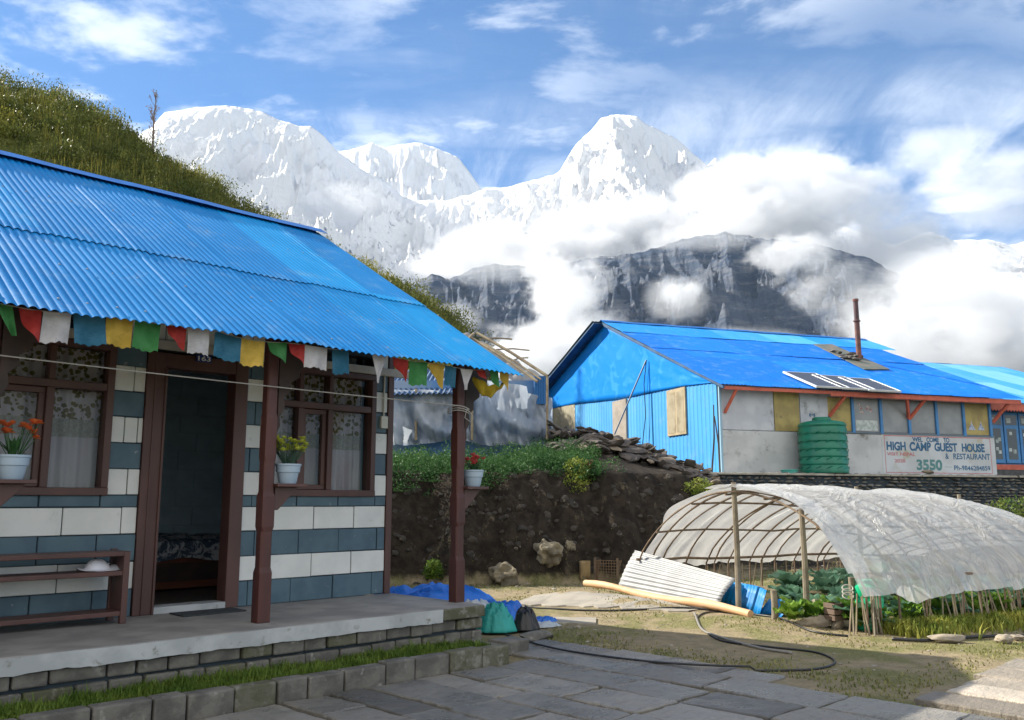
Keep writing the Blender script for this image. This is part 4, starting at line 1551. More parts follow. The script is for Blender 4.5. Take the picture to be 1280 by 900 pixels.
# hill cover: shrubs, fern clumps and long grass
N = 5200
X = rn.uniform(-34, -1.0, N); Y = rn.uniform(21.0, 42.0, N)
zc = hill_crest(X, Y)
ok = (zc > 3.0) & (X / Y > -.72) & (X / Y < .0)
X, Y = X[ok], Y[ok]
Zt = terrain(X, Y)
sel = fbm(X * .16, Y * .16, 3)
allP, allD, sizes = [], [], []
for i in range(len(X)):
    r_ = rn.uniform(.22, .50) * (1 + .5 * (sel[i] > .1))
    p = bush_pts((X[i], Y[i], Zt[i] - .05), (r_ * 1.3, r_ * 1.3, r_ * 1.25), 95, rn, 5)
    (allD if sel[i] > .02 else allP).append(p)
V, F = leaf_cloud(np.concatenate(allP), .13, rn, up=.5, asp=.34)
o = mesh_np('undergrowth', V, F, lm_hill, None, smooth=False); tag(o, 'yellow green fern and grass cover of the hillside behind the house', 'undergrowth', kind='stuff')
V, F = leaf_cloud(np.concatenate(allD), .12, rn, up=.5, asp=.4)
o = mesh_np('undergrowth', V, F, lm_hilld, None, smooth=False); tag(o, 'dark green low scrub patches on the hillside behind the house', 'undergrowth', kind='stuff')
# scraggly taller stalks on the crest
N = 9000
X = rn.uniform(-26, -1.5, N); Y = rn.uniform(30, 40, N)
ok = (hill_crest(X, Y) > 2.6)
X, Y = X[ok], Y[ok]
blades('hill_grass', np.stack([X, Y, terrain(X, Y)], -1), np.full(len(X), .75), lm_hill, 'long grass stalks standing along the crest of the hillside', 5, .014, .5)

# slim sapling standing on the crest
tr_ = thing('tree', 'slim nearly bare young tree standing alone on the hill crest', 'tree')
c0 = at_y(189, 200, 36.5); base = Vector((c0.x, 36.5, tz(c0.x, 36.5) - .1)); tr_.location = base
top = at_y(191, 116, 36.5); hh = top.z - base.z
mb = MB(); rs = random.Random(9)
mb.tube([(0, 0, 0), (.03, 0, hh * .3), (-.02, .02, hh * .65), (.04, 0, hh)], [.05, .04, .028, .008], 6)
Pl = []
for i in range(26):
    z0 = hh * rs.uniform(.30, .97); a = rs.uniform(0, 6.28); L_ = rs.uniform(.22, .55) * (1.1 - abs(z0 / hh - .65))
    e = Vector((cos(a) * L_ * .55, sin(a) * L_ * .55, z0 + L_ * .9))
    mb.tube([(0, 0, z0), (e.x * .6, e.y * .6, z0 + L_ * .4), e], [.012, .009, .004], 4)
    for k in range(16):
        q = rs.uniform(.3, 1.05); Pl.append((e.x * q + rs.gauss(0, .03), e.y * q + rs.gauss(0, .03), z0 + (e.z - z0) * q + rs.gauss(0, .03)))
mb.build('trunk', M('grey_bark', (.20, .16, .13), (.14, .11, .09), 6, .9), tr_)
V, F = leaf_cloud(np.array(Pl), .075, rn)
mesh_np('crown', V, F, leaf_mat('rusty_leaf', (.16, .10, .05), (.25, .17, .09)), tr_, smooth=False)

# ------------------------------------------------------------ dry stone terrace wall
tw = MB(); rs = random.Random(44)
Lw = (WALL_B - WALL_A).length
Tw = Matrix.Translation(WALL_A) @ Matrix.Rotation(atan2(wdir.y, wdir.x), 4, 'Z')
z = .55
tw.box(.0, Lw, .06, .42, .3, TZ - .06, 2, T=Tw)
while z < TZ - .06:
    hh = rs.uniform(.055, .095)
    x = 0
    while x < Lw:
        wd = rs.uniform(.12, .34)
        x2 = x + wd
        dd = rs.uniform(-.03, .035)
        bz = rs.uniform(0, .014)
        cx = Tw @ Vector(((x + x2) / 2, .10 + dd, z + hh / 2))
        tw.rock(cx, (wd * .53, .13, hh * .52), rs, rs.choice((0, 0, 1)), sub=2, rot=Matrix.Rotation(atan2(wdir.y, wdir.x), 4, 'Z') @ Matrix.Rotation(rs.gauss(0, .03), 4, 'Y'), rough=.15)
        x = x2
    z += hh
m_dry = M('grey_dry_stone', (.20, .19, .165), (.12, .115, .105), 4, .9, bump=.8, bscale=16, bdist=.01, c3=(.30, .28, .20), s3=3, lo3=.55, hi3=.7)
m_dry2 = M('dark_dry_stone', (.10, .095, .09), (.15, .14, .12), 5, .9, bump=.8, bscale=16, bdist=.01)
o = tw.build('stone_wall', [m_dry, m_dry2, m_mortar], None, auto=55); tag(o, 'dry stone terrace wall below the guest house', 'wall')
# cement cap along the wall top
mb = MB(); x = -.1
while x < Lw:
    x2 = x + rs.uniform(.5, 1.1); mb.box(x, x2 - .008, -.04 + rs.uniform(-.02, .02), 1.6, TZ - .055, TZ - .008 + rs.uniform(-.004, .004), T=Tw); x = x2
o = mb.build('terrace_path', M('pale_cap_stone', (.42, .40, .35), (.30, .28, .24), 3, .85, bump=.4), None, bevel=.008); tag(o, 'pale slab edge of the terrace in front of the guest house', 'path', kind='structure')
# weeds at the wall foot, right
bush('bush', 'low leafy green weeds at the foot of the stone wall beyond the tunnel', (11.2, 18.6, .62), (1.3, .7, .55), 5200, .08, leaf_mat('weed_leaf', (.08, .14, .03), (.17, .20, .05), 3))

# ------------------------------------------------------------ heap of slate slabs beside the guest house
mb = MB(); rs = random.Random(71)
m_slab = M('broken_slate', (.075, .065, .058), (.12, .10, .085), 5, .85, bump=.7, bscale=14, bdist=.01)
m_slab2 = M('tan_broken_slate', (.26, .21, .15), (.17, .14, .11), 5, .85, bump=.7, bscale=14, bdist=.01)
# heap profile surveyed along the photo: u -> top v
hu = [684, 700, 730, 760, 800, 840, 870, 900]
hv = [528, 529, 534, 540, 552, 570, 580, 590]
for i in range(430):
    q = rs.random(); u = 686 + q * 205
    Yd = 17.6 + rs.uniform(0, 1.9)
    vt = np.interp(u, hu, hv)
    P0 = at_y(u, vt, 18.6)
    depthf = 1 - abs(Yd - 18.6) / 1.3
    x_ = P0.x; zb = tz(x_, Yd)
    ztop = zb + max(.06, (P0.z - zb)) * max(0.05, depthf)
    z_ = zb + (ztop - zb) * rs.random() ** .5
    s_ = rs.uniform(.09, .24)
    R = Matrix.Rotation(rs.uniform(0, 6.28), 4, 'Z') @ Matrix.Rotation(rs.gauss(.0, .35), 4, 'X') @ Matrix.Rotation(rs.gauss(0, .3), 4, 'Y')
    mb.rock((x_, Yd, z_), (s_ * 1.25, s_ * .8, s_ * rs.uniform(.16, .40)), rs, 0 if rs.random() < (.93 if u < 800 else .65) else 1, sub=2, rot=R, rough=.2)
o = mb.build('rubble_heap', [m_slab, m_slab2], None, auto=30); tag(o, 'heap of broken dark slate slabs piled against the blue gable', 'rubble', kind='stuff')
mb = MB(); mb.rock((0, 0, 0), (.26, .13, .13), rs, sub=3, rot=Matrix.Rotation(radians(35), 4, 'Y'))
o = mb.build('rock', m_slab2, None, auto=35); p_ = at_y(733, 563, 17.6); o.location = p_; tag(o, 'single tan slab tipped against the front of the dark slate heap', 'rock')
# ------------------------------------------------------------ guest house
RZ2 = radians(18.87)
G0 = Vector((4.828, 20.5, 1.968))
TG = Matrix.Translation(G0) @ Matrix.Rotation(RZ2, 4, 'Z')
TGi = TG.inverted()


def on_plane(u, v, p, n):
    r = TGi.to_3x3() @ ray(u, v); c = TGi @ CAM
    return c + r * ((Vector(p) - c).dot(Vector(n)) / r.dot(Vector(n)))


def gfx(u, v=560):
    return on_plane(u, v, (0, 0, 0), (0, 1, 0)).x


gh = thing('guest_house', 'long low guest house with blue roof, blue gable and painted welcome wall', 'guest house', G0, RZ2)
GE, GEz, GR, GRz, GB, GBz = -.40, 1.97, 6.11, 4.70, 11.25, 3.11
gs = (GRz - GEz) / (GR - GE)
gfront = lambda y: GEz + (y - GE) * gs
gback = lambda y: GRz - (y - GR) * (GRz - GBz) / (GB - GR)
m_groof = roof_mat('deep_blue_roofing', (.0, .15, .66), (.003, .19, .76), sheet=2.3, rough=.5)
m_gpale = roof_mat('pale_blue_roofing', (.05, .30, .66), (.18, .46, .80), sheet=.9, rough=.5)
m_gwall = M('stained_whitewash', (.52, .54, .56), (.42, .44, .46), 1.6, .8, bump=.25, bscale=20, c3=(.16, .155, .14), s3=2.2, lo3=.57, hi3=.72)
m_gup = M('grey_white_board', (.54, .57, .62), (.44, .47, .53), 2.0, .7, bump=.1, c3=(.24, .25, .26), s3=2.6, lo3=.56, hi3=.72)
m_yel = M('yellowed_board', (.42, .34, .12), (.30, .24, .09), 2.5, .6, c3=(.18, .15, .07), s3=4, lo3=.58, hi3=.72)
m_salmon = M('salmon_red_paint', (.55, .13, .08), (.45, .10, .06), 6, .6, bump=.2)
m_bpaint = M('bright_blue_paint', (.05, .22, .50), (.04, .18, .42), 6, .5, bump=.1)
m_milk = M('milky_film_pane', (.27, .29, .31), (.20, .22, .24), 1.5, .35)
m_gdark = M('dark_glass_pane', (.03, .035, .045), rough=.15)


def plane_sheet(name, xa, xb, ya, yb, zf, zo, mat, parent, seed=0, pitch=.10):
    return corr_sheet(xa, xb, ya, yb, zo, mat, name, parent, amp=.007, nx=6, ny=10, jit=.02, seed=seed, pitch=pitch, zfun=zf)


plane_sheet('roof_sheet', -.15, 9.0, GE, 3.0, gfront, .02, m_groof, gh, 3)
plane_sheet('roof_sheet', -.15, 9.0, 2.9, 4.75, gfront, .035, m_groof, gh, 5)
plane_sheet('roof_sheet', -.15, 9.6, 4.65, GR - .02, gfront, .05, roof_mat('mid_blue_roofing', (.01, .24, .70), (.08, .40, .80), sheet=1.7, seed=.4, rough=.5), gh, 6)
plane_sheet('roof_sheet', -.15, 9.6, GR + .03, GB, gback, .03, M('weathered_blue_grey_roofing', (.07, .12, .17), (.05, .09, .14), 3, .6), gh, 7)
mb = MB(); mb.grid(60, 5, lambda u, v: (-.17 + u * 9.8, GR + (v - .5) * .4, GRz + .075 - abs(v - .5) * .4 * gs + .006 * sin(u * 40)))
mb.build('ridge_cap', m_roof_cap, gh, solid=.002)
# verge of the gable: thick dark underside
mb = MB()
for (ya, yb, zf) in ((GE, GR, gfront), (GR, GB, gback)):
    mb.prism([(ya, zf(ya) + .0), (yb, zf(yb) + .0), (yb, zf(yb) - .10), (ya, zf(ya) - .07)], -.12, -.07, axis='x')
for (ya, yb, zf) in ((GR, GB, gback),):
    mb.prism([(ya, zf(ya) - .02), (yb, zf(yb) - .02), (yb, zf(yb) - .06), (ya, zf(ya) - .06)], -.40, -.12, axis='x')
mb.build('verge_board', M('dull_blue_board', (.03, .10, .22), (.02, .06, .13), 4, .6), gh)
plane_sheet('roof_sheet', -.43, -.15, GR + .03, GB, gback, .03, M('grey_tin', (.12, .17, .20), (.09, .13, .16), 3, .6), gh, 8)
# body
mb = MB()
mb.box(0.02, 8.27, .02, .15, -.1, 2.06, 0)
mb.prism([(.15, -.1), (11.0, -.1), (11.0, 2.9), (6.11, 4.55), (.15, 2.1)], .02, .14, axis='x')
mb.box(8.15, 8.27, .15, 11, -.1, 2.2).box(.1, 8.2, 10.9, 11, -.1, 2.8)
mb.build('wall', m_gup, gh)
MB().box(.06, 4.62, -.02, .018, -.10, .97).build('lower_wall', m_gwall, gh, bevel=.006)
sb = MB(); sb.box(4.62, 8.28, -.024, .016, -.10, .985)
sign = sb.build('painted_sign', M('sign_whitewash', (.52, .56, .60), (.45, .48, .50), 1.5, .7, c3=(.36, .31, .16), s3=1.1, lo3=.55, hi3=.70), gh, bevel=.004)
m_ink = M('sign_blue_paint', (.02, .10, .22), (.04, .14, .26), 9, .7)
m_ink2 = M('sign_teal_paint', (.07, .20, .22), (.12, .26, .25), 9, .7)
m_red = M('sign_red_paint', (.45, .12, .16), (.50, .2, .22), 9, .7)
mb = MB()
sx0, sx1, sz0, sz1 = 4.70, 8.13, .03, .965
mb.box(sx0, sx1, -.0262, -.024, sz1 - .02, sz1).box(sx0, sx1, -.0262, -.024, sz0, sz0 + .016).box(sx0, sx0 + .016, -.0264, -.024, sz0 + .016, sz1 - .02).box(sx1 - .016, sx1, -.0264, -.024, sz0 + .016, sz1 - .02)
mb.build('red_border', m_red, sign)
RT = (pi / 2, 0, 0)
for (body, size, mat, x, z, wd, bold) in (
        ('WEL', .150, m_ink, 5.58, .825, .33, .004), ('COME', .150, m_ink, 6.03, .825, .40, .004), ('TO', .150, m_ink, 6.58, .825, .19, .004),
        ('HIGH', .285, m_ink, 4.76, .60, .60, .008), ('CAMP', .285, m_ink, 5.48, .60, .68, .008), ('GUEST', .285, m_ink, 6.27, .60, .74, .008), ('HOUSE', .285, m_ink, 7.16, .60, .76, .008),
        ('VISIT NEPAL', .115, m_red, 4.76, .46, .88, .0015), ('2020', .115, m_red, 4.98, .29, .34, .0015),
        ('3550', .35, m_ink2, 5.66, .12, .82, .010), ('&', .20, m_ink, 6.60, .40, .11, .002), ('RESTAURANT', .205, m_ink, 6.86, .40, 1.22, .003),
        ('Ph-9846284859', .165, m_ink, 6.86, .12, 1.20, .002)):
    text('lettering', body, size, mat, sign, (x, -.0262, z), RT, .0006, width=wd, bold=bold * 1.5)
MB().box(6.56, 6.78, -.0262, -.024, .19, .20).build('dash_mark', m_ink2, sign)
# upper boards, panes and posts
def panel(xa, xb, za, zb, mat, name='board', par=gh, y0=-.012):
    return MB().box(xa, xb, y0, .018, za, zb).build(name, mat, par, bevel=.003)
panel(.06, 1.50, .99, 1.93, m_gup)
panel(1.53, 2.24, .99, 1.93, m_yel)
p_ = panel(2.27, 3.07, .99, 1.93, m_gup)
mb = MB()
for k in range(3):
    mb.box(2.52 + k * .06, 2.56 + k * .06, -.0142, -.012, 1.36 + (k % 2) * .03, 1.44 - (k % 2) * .02)
mb.build('blue_mark', m_ink, p_)
us_ = [1034, 1067.5, 1102.8, 1138, 1172.5, 1206.5, 1239.5]
px_l = [gfx(u) for u in us_]
for i, (a, b) in enumerate(zip(px_l[:-1], px_l[1:])):
    mt = m_yel if i in (0, 5) else m_milk
    wd = panel(a + .04, b - .04, 1.04, 1.86, mt, 'window', y0=-.006)
    if i == 1:
        mbq = MB(); mbq.box(a + .10, b - .10, -.0085, -.006, 1.06, 1.32); mbq.build('paper', M('white_paper', (.55, .60, .60), (.35, .42, .42), 9, .8), wd)
        mbq = MB(); rs2 = random.Random(2)
        for q in range(9):
            cx, cz = a + .35 + rs2.gauss(0, .09), 1.58 + rs2.gauss(0, .08); w_ = rs2.uniform(.02, .05)
            mbq.box(cx - w_, cx + w_, -.0087 - q * .0002, -.006, cz - w_ * .8, cz + w_ * .8)
        mbq.build('picture', M('faded_print', (.5, .5, .5), (.35, .12, .12), 14, .8), wd)
    if i == 5:
        for cx in (a + .27, a + .58):
            mbq = MB(); mbq.prism([(cx - .11, 1.18), (cx + .11, 1.18), (cx + .07, 1.25), (cx + .03, 1.30), (cx, 1.40), (cx - .03, 1.30), (cx - .07, 1.25)], -.0085, -.006, axis='y')
            mbq.box(cx - .12, cx + .12, -.0089, -.006, 1.165, 1.178)
            mbq.build('sticker', M('pale_sticker', (.55, .60, .68), (.2, .27, .45), 18, .7), wd)
for x in px_l[1:]:
    MB().box(x - .04, x + .04, -.05, .02, .99, 1.93).build('window_post', m_bpaint, gh, bevel=.005)
MB().box(3.05, 8.28, -.04, .018, .985, 1.025).build('sill', M('grey_blue_board', (.12, .16, .2), rough=.6), gh)
MB().box(0.0, .055, -.05, .03, -.1, 2.0).build('corner_trim', M('light_blue_board', (.25, .42, .55), rough=.6), gh)
mb = MB(); mb.box(-.05, 8.95, GE + .05, GE + .09, 1.885, 1.965)
mb.build('eave_board', m_salmon, gh, bevel=.004)
mb = MB()
pts = []
n = 84
for i in range(n):
    x0 = 2.9 + i * (6.05 / n); w_ = 6.05 / n
    mb.prism([(x0, 1.90), (x0 + w_, 1.90), (x0 + w_, 1.865), (x0 + w_ * .5, 1.825), (x0, 1.865)], GE + .035, GE + .048, axis='y')
mb.build('scalloped_trim', m_salmon, gh)
for (u, dirs) in ((908, (1,)), (1038, (1,)), (1138, (-1, 1)), (1243, (1,))):
    x = gfx(u)
    for d in dirs:
        mb = MB(); mb.tube([(x - .02 if u < 1000 else x, -.02, 1.38), (x + d * (.30 if u > 1000 else .12), GE + .08, 1.90)], .045, 4)
        mb.build('bracket', m_salmon, gh)
# gable: corrugated lower part, smooth blue sheet above, window, plywood door
m_gsheet = roof_mat('sky_blue_sheet', (.06, .32, .72), (.10, .38, .78), sheet=1.1, axis=1, rough=.45)
mb = MB()
ys = np.arange(.02, 8.55, .03)
vs = []; fs = []
for i, y in enumerate(ys):
    x = -.012 - .012 * (1 if (i % 6) in (0, 1) else 0)
    vs += [(x, y, -.3), (x, y, min(2.9, gfront(y) - .06))]
for i in range(len(ys) - 1):
    yy = (ys[i] + ys[i + 1]) / 2
    fs.append((2 * i, 2 * i + 1, 2 * i + 3, 2 * i + 2))
mb.add(vs, fs); mb.build('gable_sheet', m_gsheet, gh, solid=.002)
m_tarp, t, b = new_mat('glossy_blue_film')
tc = t.new('ShaderNodeTexCoord').outputs['Object']
lf = t.ramp(t.noise(t.mapping(tc, scale=(1, 1, 1.3), rot=(.5, 0, 0)), 1.7, 4, .5, 1.0), .50, .60)
refl_patch = t.math('MULTIPLY', lf, t.ramp(t.noise(tc, .6, 2), .35, .6))
t.put(b.inputs['Base Color'], t.mix(t.math('MULTIPLY', refl_patch, .24), (.008, .23, .78), (.12, .48, .88)))  # bright reflections painted into the film colour as paler patches
b.inputs['Roughness'].default_value = .35
t.link(t.bump(t.noise(tc, 2.2, 5, .6), .35, .03), b.inputs['Normal'])
mb = MB()
def tf(u, v):
    y = .1 + u * 11.1
    z1 = (gfront(y) if y < GR else gback(y)) - .03
    z0 = 2.10 + (y - .24) * .0385 + .03 * sin(y * .9)
    z0 = min(z0, z1 - .01)
    return (-.045 - .02 * fbm1(y * 1.2, v * 3), y, z0 + (z1 - z0) * v)
mb.grid(90, 14, tf); mb.build('gable_tarp', m_tarp, gh, smooth=True, solid=.004)
MB().box(-.04, -.015, 8.5, 11.1, -.3, 2.6).build('gable_panel', M('beige_board', (.34, .31, .22), (.25, .23, .17), 2, .8, c3=(.5, .5, .46), s3=6, lo3=.62, hi3=.66), gh)
fr = MB(); fr.box(-.06, -.02, 1.42, 2.36, .98, 2.16); wf = fr.build('gable_window', M('bare_wood_frame', (.40, .32, .20), (.3, .24, .15), 4, .7), gh, bevel=.005)
MB().box(-.064, -.06, 1.50, 1.84, 1.05, 2.08).build('pane', M('dusty_pane', (.26, .22, .15), (.38, .33, .24), 3, .4), wf)
MB().box(-.064, -.06, 1.92, 2.28, 1.05, 2.08).build('pane', M('dusty_pane', (.26, .22, .15), (.38, .33, .24), 3, .4), wf)
MB().box(-.066, -.015, 4.72, 5.62, .2, 2.22).build('plywood_door', M('grey_plywood', (.34, .30, .26), (.26, .23, .20), 3, .8), gh, bevel=.004)
# leaning pipe and cable
def gl_(u, v, x=-.5):
    return TG @ on_plane(u, v, (x, 0, 0), (1, 0, 0))
o = MB().tube([gl_(768, 543, -.8), gl_(808, 450, -.10)], .022, 8).build('pipe', M('grey_steel', (.12, .15, .2), rough=.5)); tag(o, 'grey pipe leaning against the blue gable', 'pipe')
o = MB().tube([gl_(808, 450, -.10), gl_(805, 480, -.12), gl_(807, 520, -.10), gl_(803, 556, -.15)], .012, 6).build('cable', M('black_cable', (.01, .01, .012), rough=.6)); tag(o, 'black cable hanging down the blue gable beside the leaning pipe', 'cable')
for i, (ua, va, ub, vb, lab) in enumerate(((890, 590, 892, 506, 'thin dark stick upright at the corner of the blue gable, left of its twin'), (900, 590, 893, 520, 'thin dark stick leaning onto its upright twin at the gable corner'))):
    A_, B_ = gl_(ua, va, -.35), gl_(ub, vb, -.25)
    md = (A_ + B_) / 2 + Vector((.03, 0, 0))
    o = MB().tube([A_, md, B_], [.022, .02, .014], 6).build('stick', m_dark); tag(o, lab, 'stick', 'sticks at the gable corner')

# on the roof
def roofpt(u, v, zo=.06):
    n = Vector((0, -gs, 1)); return on_plane(u, v, (0, GE, GEz + zo), n)
c_ = roofpt(1074, 449)
ch = thing('chimney_pipe', 'tall rusty stovepipe rising from the blue roof', 'chimney', TG @ Vector((c_.x, c_.y, c_.z - .05)), RZ2)
m_rust = M('rusty_pipe', (.20, .08, .055), (.10, .05, .045), 5, .75, bump=.3)
MB().tube([(0, 0, 0), (0, 0, 1.22)], .075, 14).build('lower_pipe', m_rust, ch, auto=40)
MB().tube([(0, 0, 1.21), (.0, 0, 1.84)], .070, 14).build('upper_pipe', M('sooty_pipe', (.06, .035, .035), (.10, .05, .05), 5, .7), ch, auto=40)
MB().lathe([(.076, 1.16), (.10, 1.17), (.10, 1.21), (.076, 1.22)], 16).build('collar', m_rust, ch)
MB().lathe([(.071, 1.78), (.085, 1.79), (.085, 1.85), (.071, 1.86)], 16).build('rim', m_rust, ch)
mb = MB(); P4 = [roofpt(*q, .075) for q in ((1017, 430), (1040, 430), (1112, 461), (1080, 461))]
mb.add(P4 + [p + Vector((0, 0, -.02)) for p in P4], [(0, 1, 2, 3), (7, 6, 5, 4), (0, 4, 5, 1), (1, 5, 6, 2), (2, 6, 7, 3), (3, 7, 4, 0)])
mb.build('flashing_sheet', M('mossy_tin', (.10, .13, .11), (.20, .17, .13), 3, .6), gh)
rs = random.Random(6)
for i in range(13):
    q = rs.random(); p_ = roofpt(1040 + q * 38, 439 + q * 9 + rs.uniform(-2, 4), .12)
    mb = MB(); mb.rock((0, 0, 0), (rs.uniform(.10, .22), rs.uniform(.07, .12), .05), rs, sub=2)
    o = mb.build('stone', M('grey_weight_stone', (.22, .20, .18), (.12, .11, .10), 6, .9) if i == 0 else bpy.data.materials['grey_weight_stone'], None, auto=40); o.location = TG @ p_
    tag(o, 'flat grey stone weighing down the tin around the stovepipe', 'stone', 'stones around the stovepipe')
m_cell, t, b = new_mat('solar_cells')
tc = t.new('ShaderNodeTexCoord').outputs['Object']; sx, sy, sz = t.sep(tc)
gl1 = t.math('MAXIMUM', t.math('LESS_THAN', t.math('FRACT', t.math('MULTIPLY', sx, 8.0)), .07), t.math('LESS_THAN', t.math('FRACT', t.math('MULTIPLY', sy, 8.0)), .07))
t.put(b.inputs['Base Color'], t.mix(gl1, (.05, .06, .09), (.16, .18, .22))); b.inputs['Roughness'].default_value = .45; b.inputs['Specular IOR Level'].default_value = .25
corn = [((986, 465), (1020, 483)), ((1023, 469), (1053, 485)), ((1056, 472), (1086, 487.5)), ]
for i, ((u0, v0), (u1, v1)) in enumerate(corn):
    a = roofpt(u0, v0, .1); b_ = roofpt(u1, v1, .1)
    xw = .98; x0 = (a.x + b_.x) / 2; 
    L_ = abs(a.y - b_.y) * sqrt(1 + gs * gs)
    sp_ = thing('solar_panel', ('first solar panel on the guest house roof, above the yellow board', 'middle one of the three solar panels on the blue roof', 'solar panel nearest the stovepipe, end of the row of three')[i], 'solar panel',
                TG @ Vector((b_.x, b_.y, gfront(b_.y) + .07)), RZ2, 'solar panels in a row on the roof')
    sp_.rotation_euler = (Matrix.Rotation(RZ2, 3, 'Z') @ Matrix.Rotation(atan(gs), 3, 'X')).to_euler()
    MB().box(.02, xw - .02, .02, L_ - .02, .02, .034).build('cell_sheet', m_cell, sp_)
    mb = MB(); mb.box(0, xw, 0, .022, 0, .045).box(0, xw, L_ - .022, L_, 0, .045).box(0, .04, .022, L_ - .022, 0, .045).box(xw - .02, xw, .022, L_ - .022, 0, .045)
    mb.build('frame', M('aluminium', (.75, .78, .8), rough=.35, metal=.3), sp_)

# ------------------------------------------------------------ neighbouring blue house at the right edge
nh = thing('blue_house', 'small house with bright blue window frames and pale blue roof beyond the guest house', 'house', TG @ Vector((8.45, .9, 0)), RZ2)
mb = MB(); mb.box(0, 7, .0, .15, -.1, 2.0).box(0, .15, .15, 6, -.1, 2.2).box(6.85, 7, .15, 6, -.1, 2.2)
mb.build('wall', M('blue_wall_paint', (.03, .14, .33), rough=.6), nh)
MB().box(0, 7, -.02, -.002, -.12, .19).build('stone_base', M('grey_block_base', (.10, .105, .11), (.07, .072, .075), 8, .9, bump=.5), nh)
MB().box(0, 7, -.03, -.002, .19, .33).build('red_band', m_salmon, nh)
rs = random.Random(5)
for k in range(6):
    xa = .05 + k * .56
    fr = MB(); fr.box(xa, xa + .52, -.05, -.002, .37, 1.78); wf = fr.build('window', m_bpaint, nh, bevel=.004)
    MB().box(xa + .09, xa + .43, -.053, -.05, .47, 1.32).build('pane', m_gdark, wf)
    MB().box(xa + .05, xa + .47, -.053, -.05, 1.42, 1.70).build('pane', m_gdark, wf)
    mb = MB()
    for q in range(4):
        cx, cz = xa + rs.uniform(.16, .36), rs.uniform(.6, 1.25); mb.box(cx - .05, cx + .05, -.0545, -.053, cz - .05, cz + .04)
    mb.box(xa + .1, xa + .25, -.0545, -.053, 1.48, 1.62)
    mb.build('paper', bpy.data.materials['white_paper'], wf)
nfr = lambda y: 2.0 + (y + .5) * .36
plane_sheet('roof_sheet', -1.2, 7.5, -.5, 5.4, nfr, .0, m_gpale, nh, 12)
plane_sheet('roof_sheet', -1.2, 7.5, 5.4, 9.5, lambda y: nfr(5.4) - (y - 5.4) * .36, .0, m_gpale, nh, 13)
mb = MB(); mb.box(-.3, 7.3, -.44, -.40, 1.86, 1.96)
for i in range(70):
    x0 = -.3 + i * .108; mb.prism([(x0, 1.86), (x0 + .108, 1.86), (x0 + .108, 1.81), (x0 + .054, 1.75), (x0, 1.81)], -.44, -.425, axis='y')
mb.build('scalloped_trim', m_salmon, nh)

# ------------------------------------------------------------ green water tank
tk = thing('water_tank', 'ribbed green plastic water tank standing before the guest house wall', 'water tank', Vector((7.30, 20.72, 1.925)))
m_tank = M('green_tank_plastic', (.003, .14, .085), (.005, .18, .11), 3, .35, c3=(.10, .32, .20), s3=2.5, lo3=.62, hi3=.75)
prof = [(.50, 0.0), (.545, .02)]
z = .05
for k in range(6):
    prof += [(.548, z), (.548, z + .115), (.525, z + .135), (.525, z + .155), (.548, z + .175)]
    z += .178
prof += [(.545, 1.14), (.50, 1.20), (.34, 1.235), (.22, 1.25)]
MB().lathe(prof, 48).build('tank_body', m_tank, tk, auto=60)
MB().lathe([(.215, 1.245), (.215, 1.30), (.19, 1.325), (.05, 1.335)], 32).build('lid', m_tank, tk, auto=40)
# raised zigzag band on the shell
mb = MB()
for ring in range(5):
    zb = .12 + ring * .2
    for k in range(14):
        a0 = 2 * pi * k / 14; a1 = 2 * pi * (k + .5) / 14
        mb.tube([(.552 * cos(a0 + (a1 - a0) * q), .552 * sin(a0 + (a1 - a0) * q), zb + .05 * q) for q in (0, .33, .66, 1)], .010, 4)
mb.build('raised_zigzag', m_tank, tk)
bs = thing('basin', 'turquoise basin left on the terrace edge beside the green tank', 'basin', TG @ Vector((1.55, -.45, -.03)))
MB().lathe([(.16, 0), (.20, .07), (.215, .075), (.20, .085), (.17, .03)], 24).build('bowl', M('turquoise_plastic', (.10, .48, .42), rough=.4), bs, auto=40)
o = MB().rock((0, 0, .06), (.22, .12, .06), random.Random(3), sub=3, rot=Matrix.Rotation(RZ2, 4, 'Z')).build('rock', m_slab2, None, auto=40); o.location = TG @ Vector((5.45, -.62, -.02)); tag(o, 'tan stone lying on the terrace edge below the painted sign', 'rock')

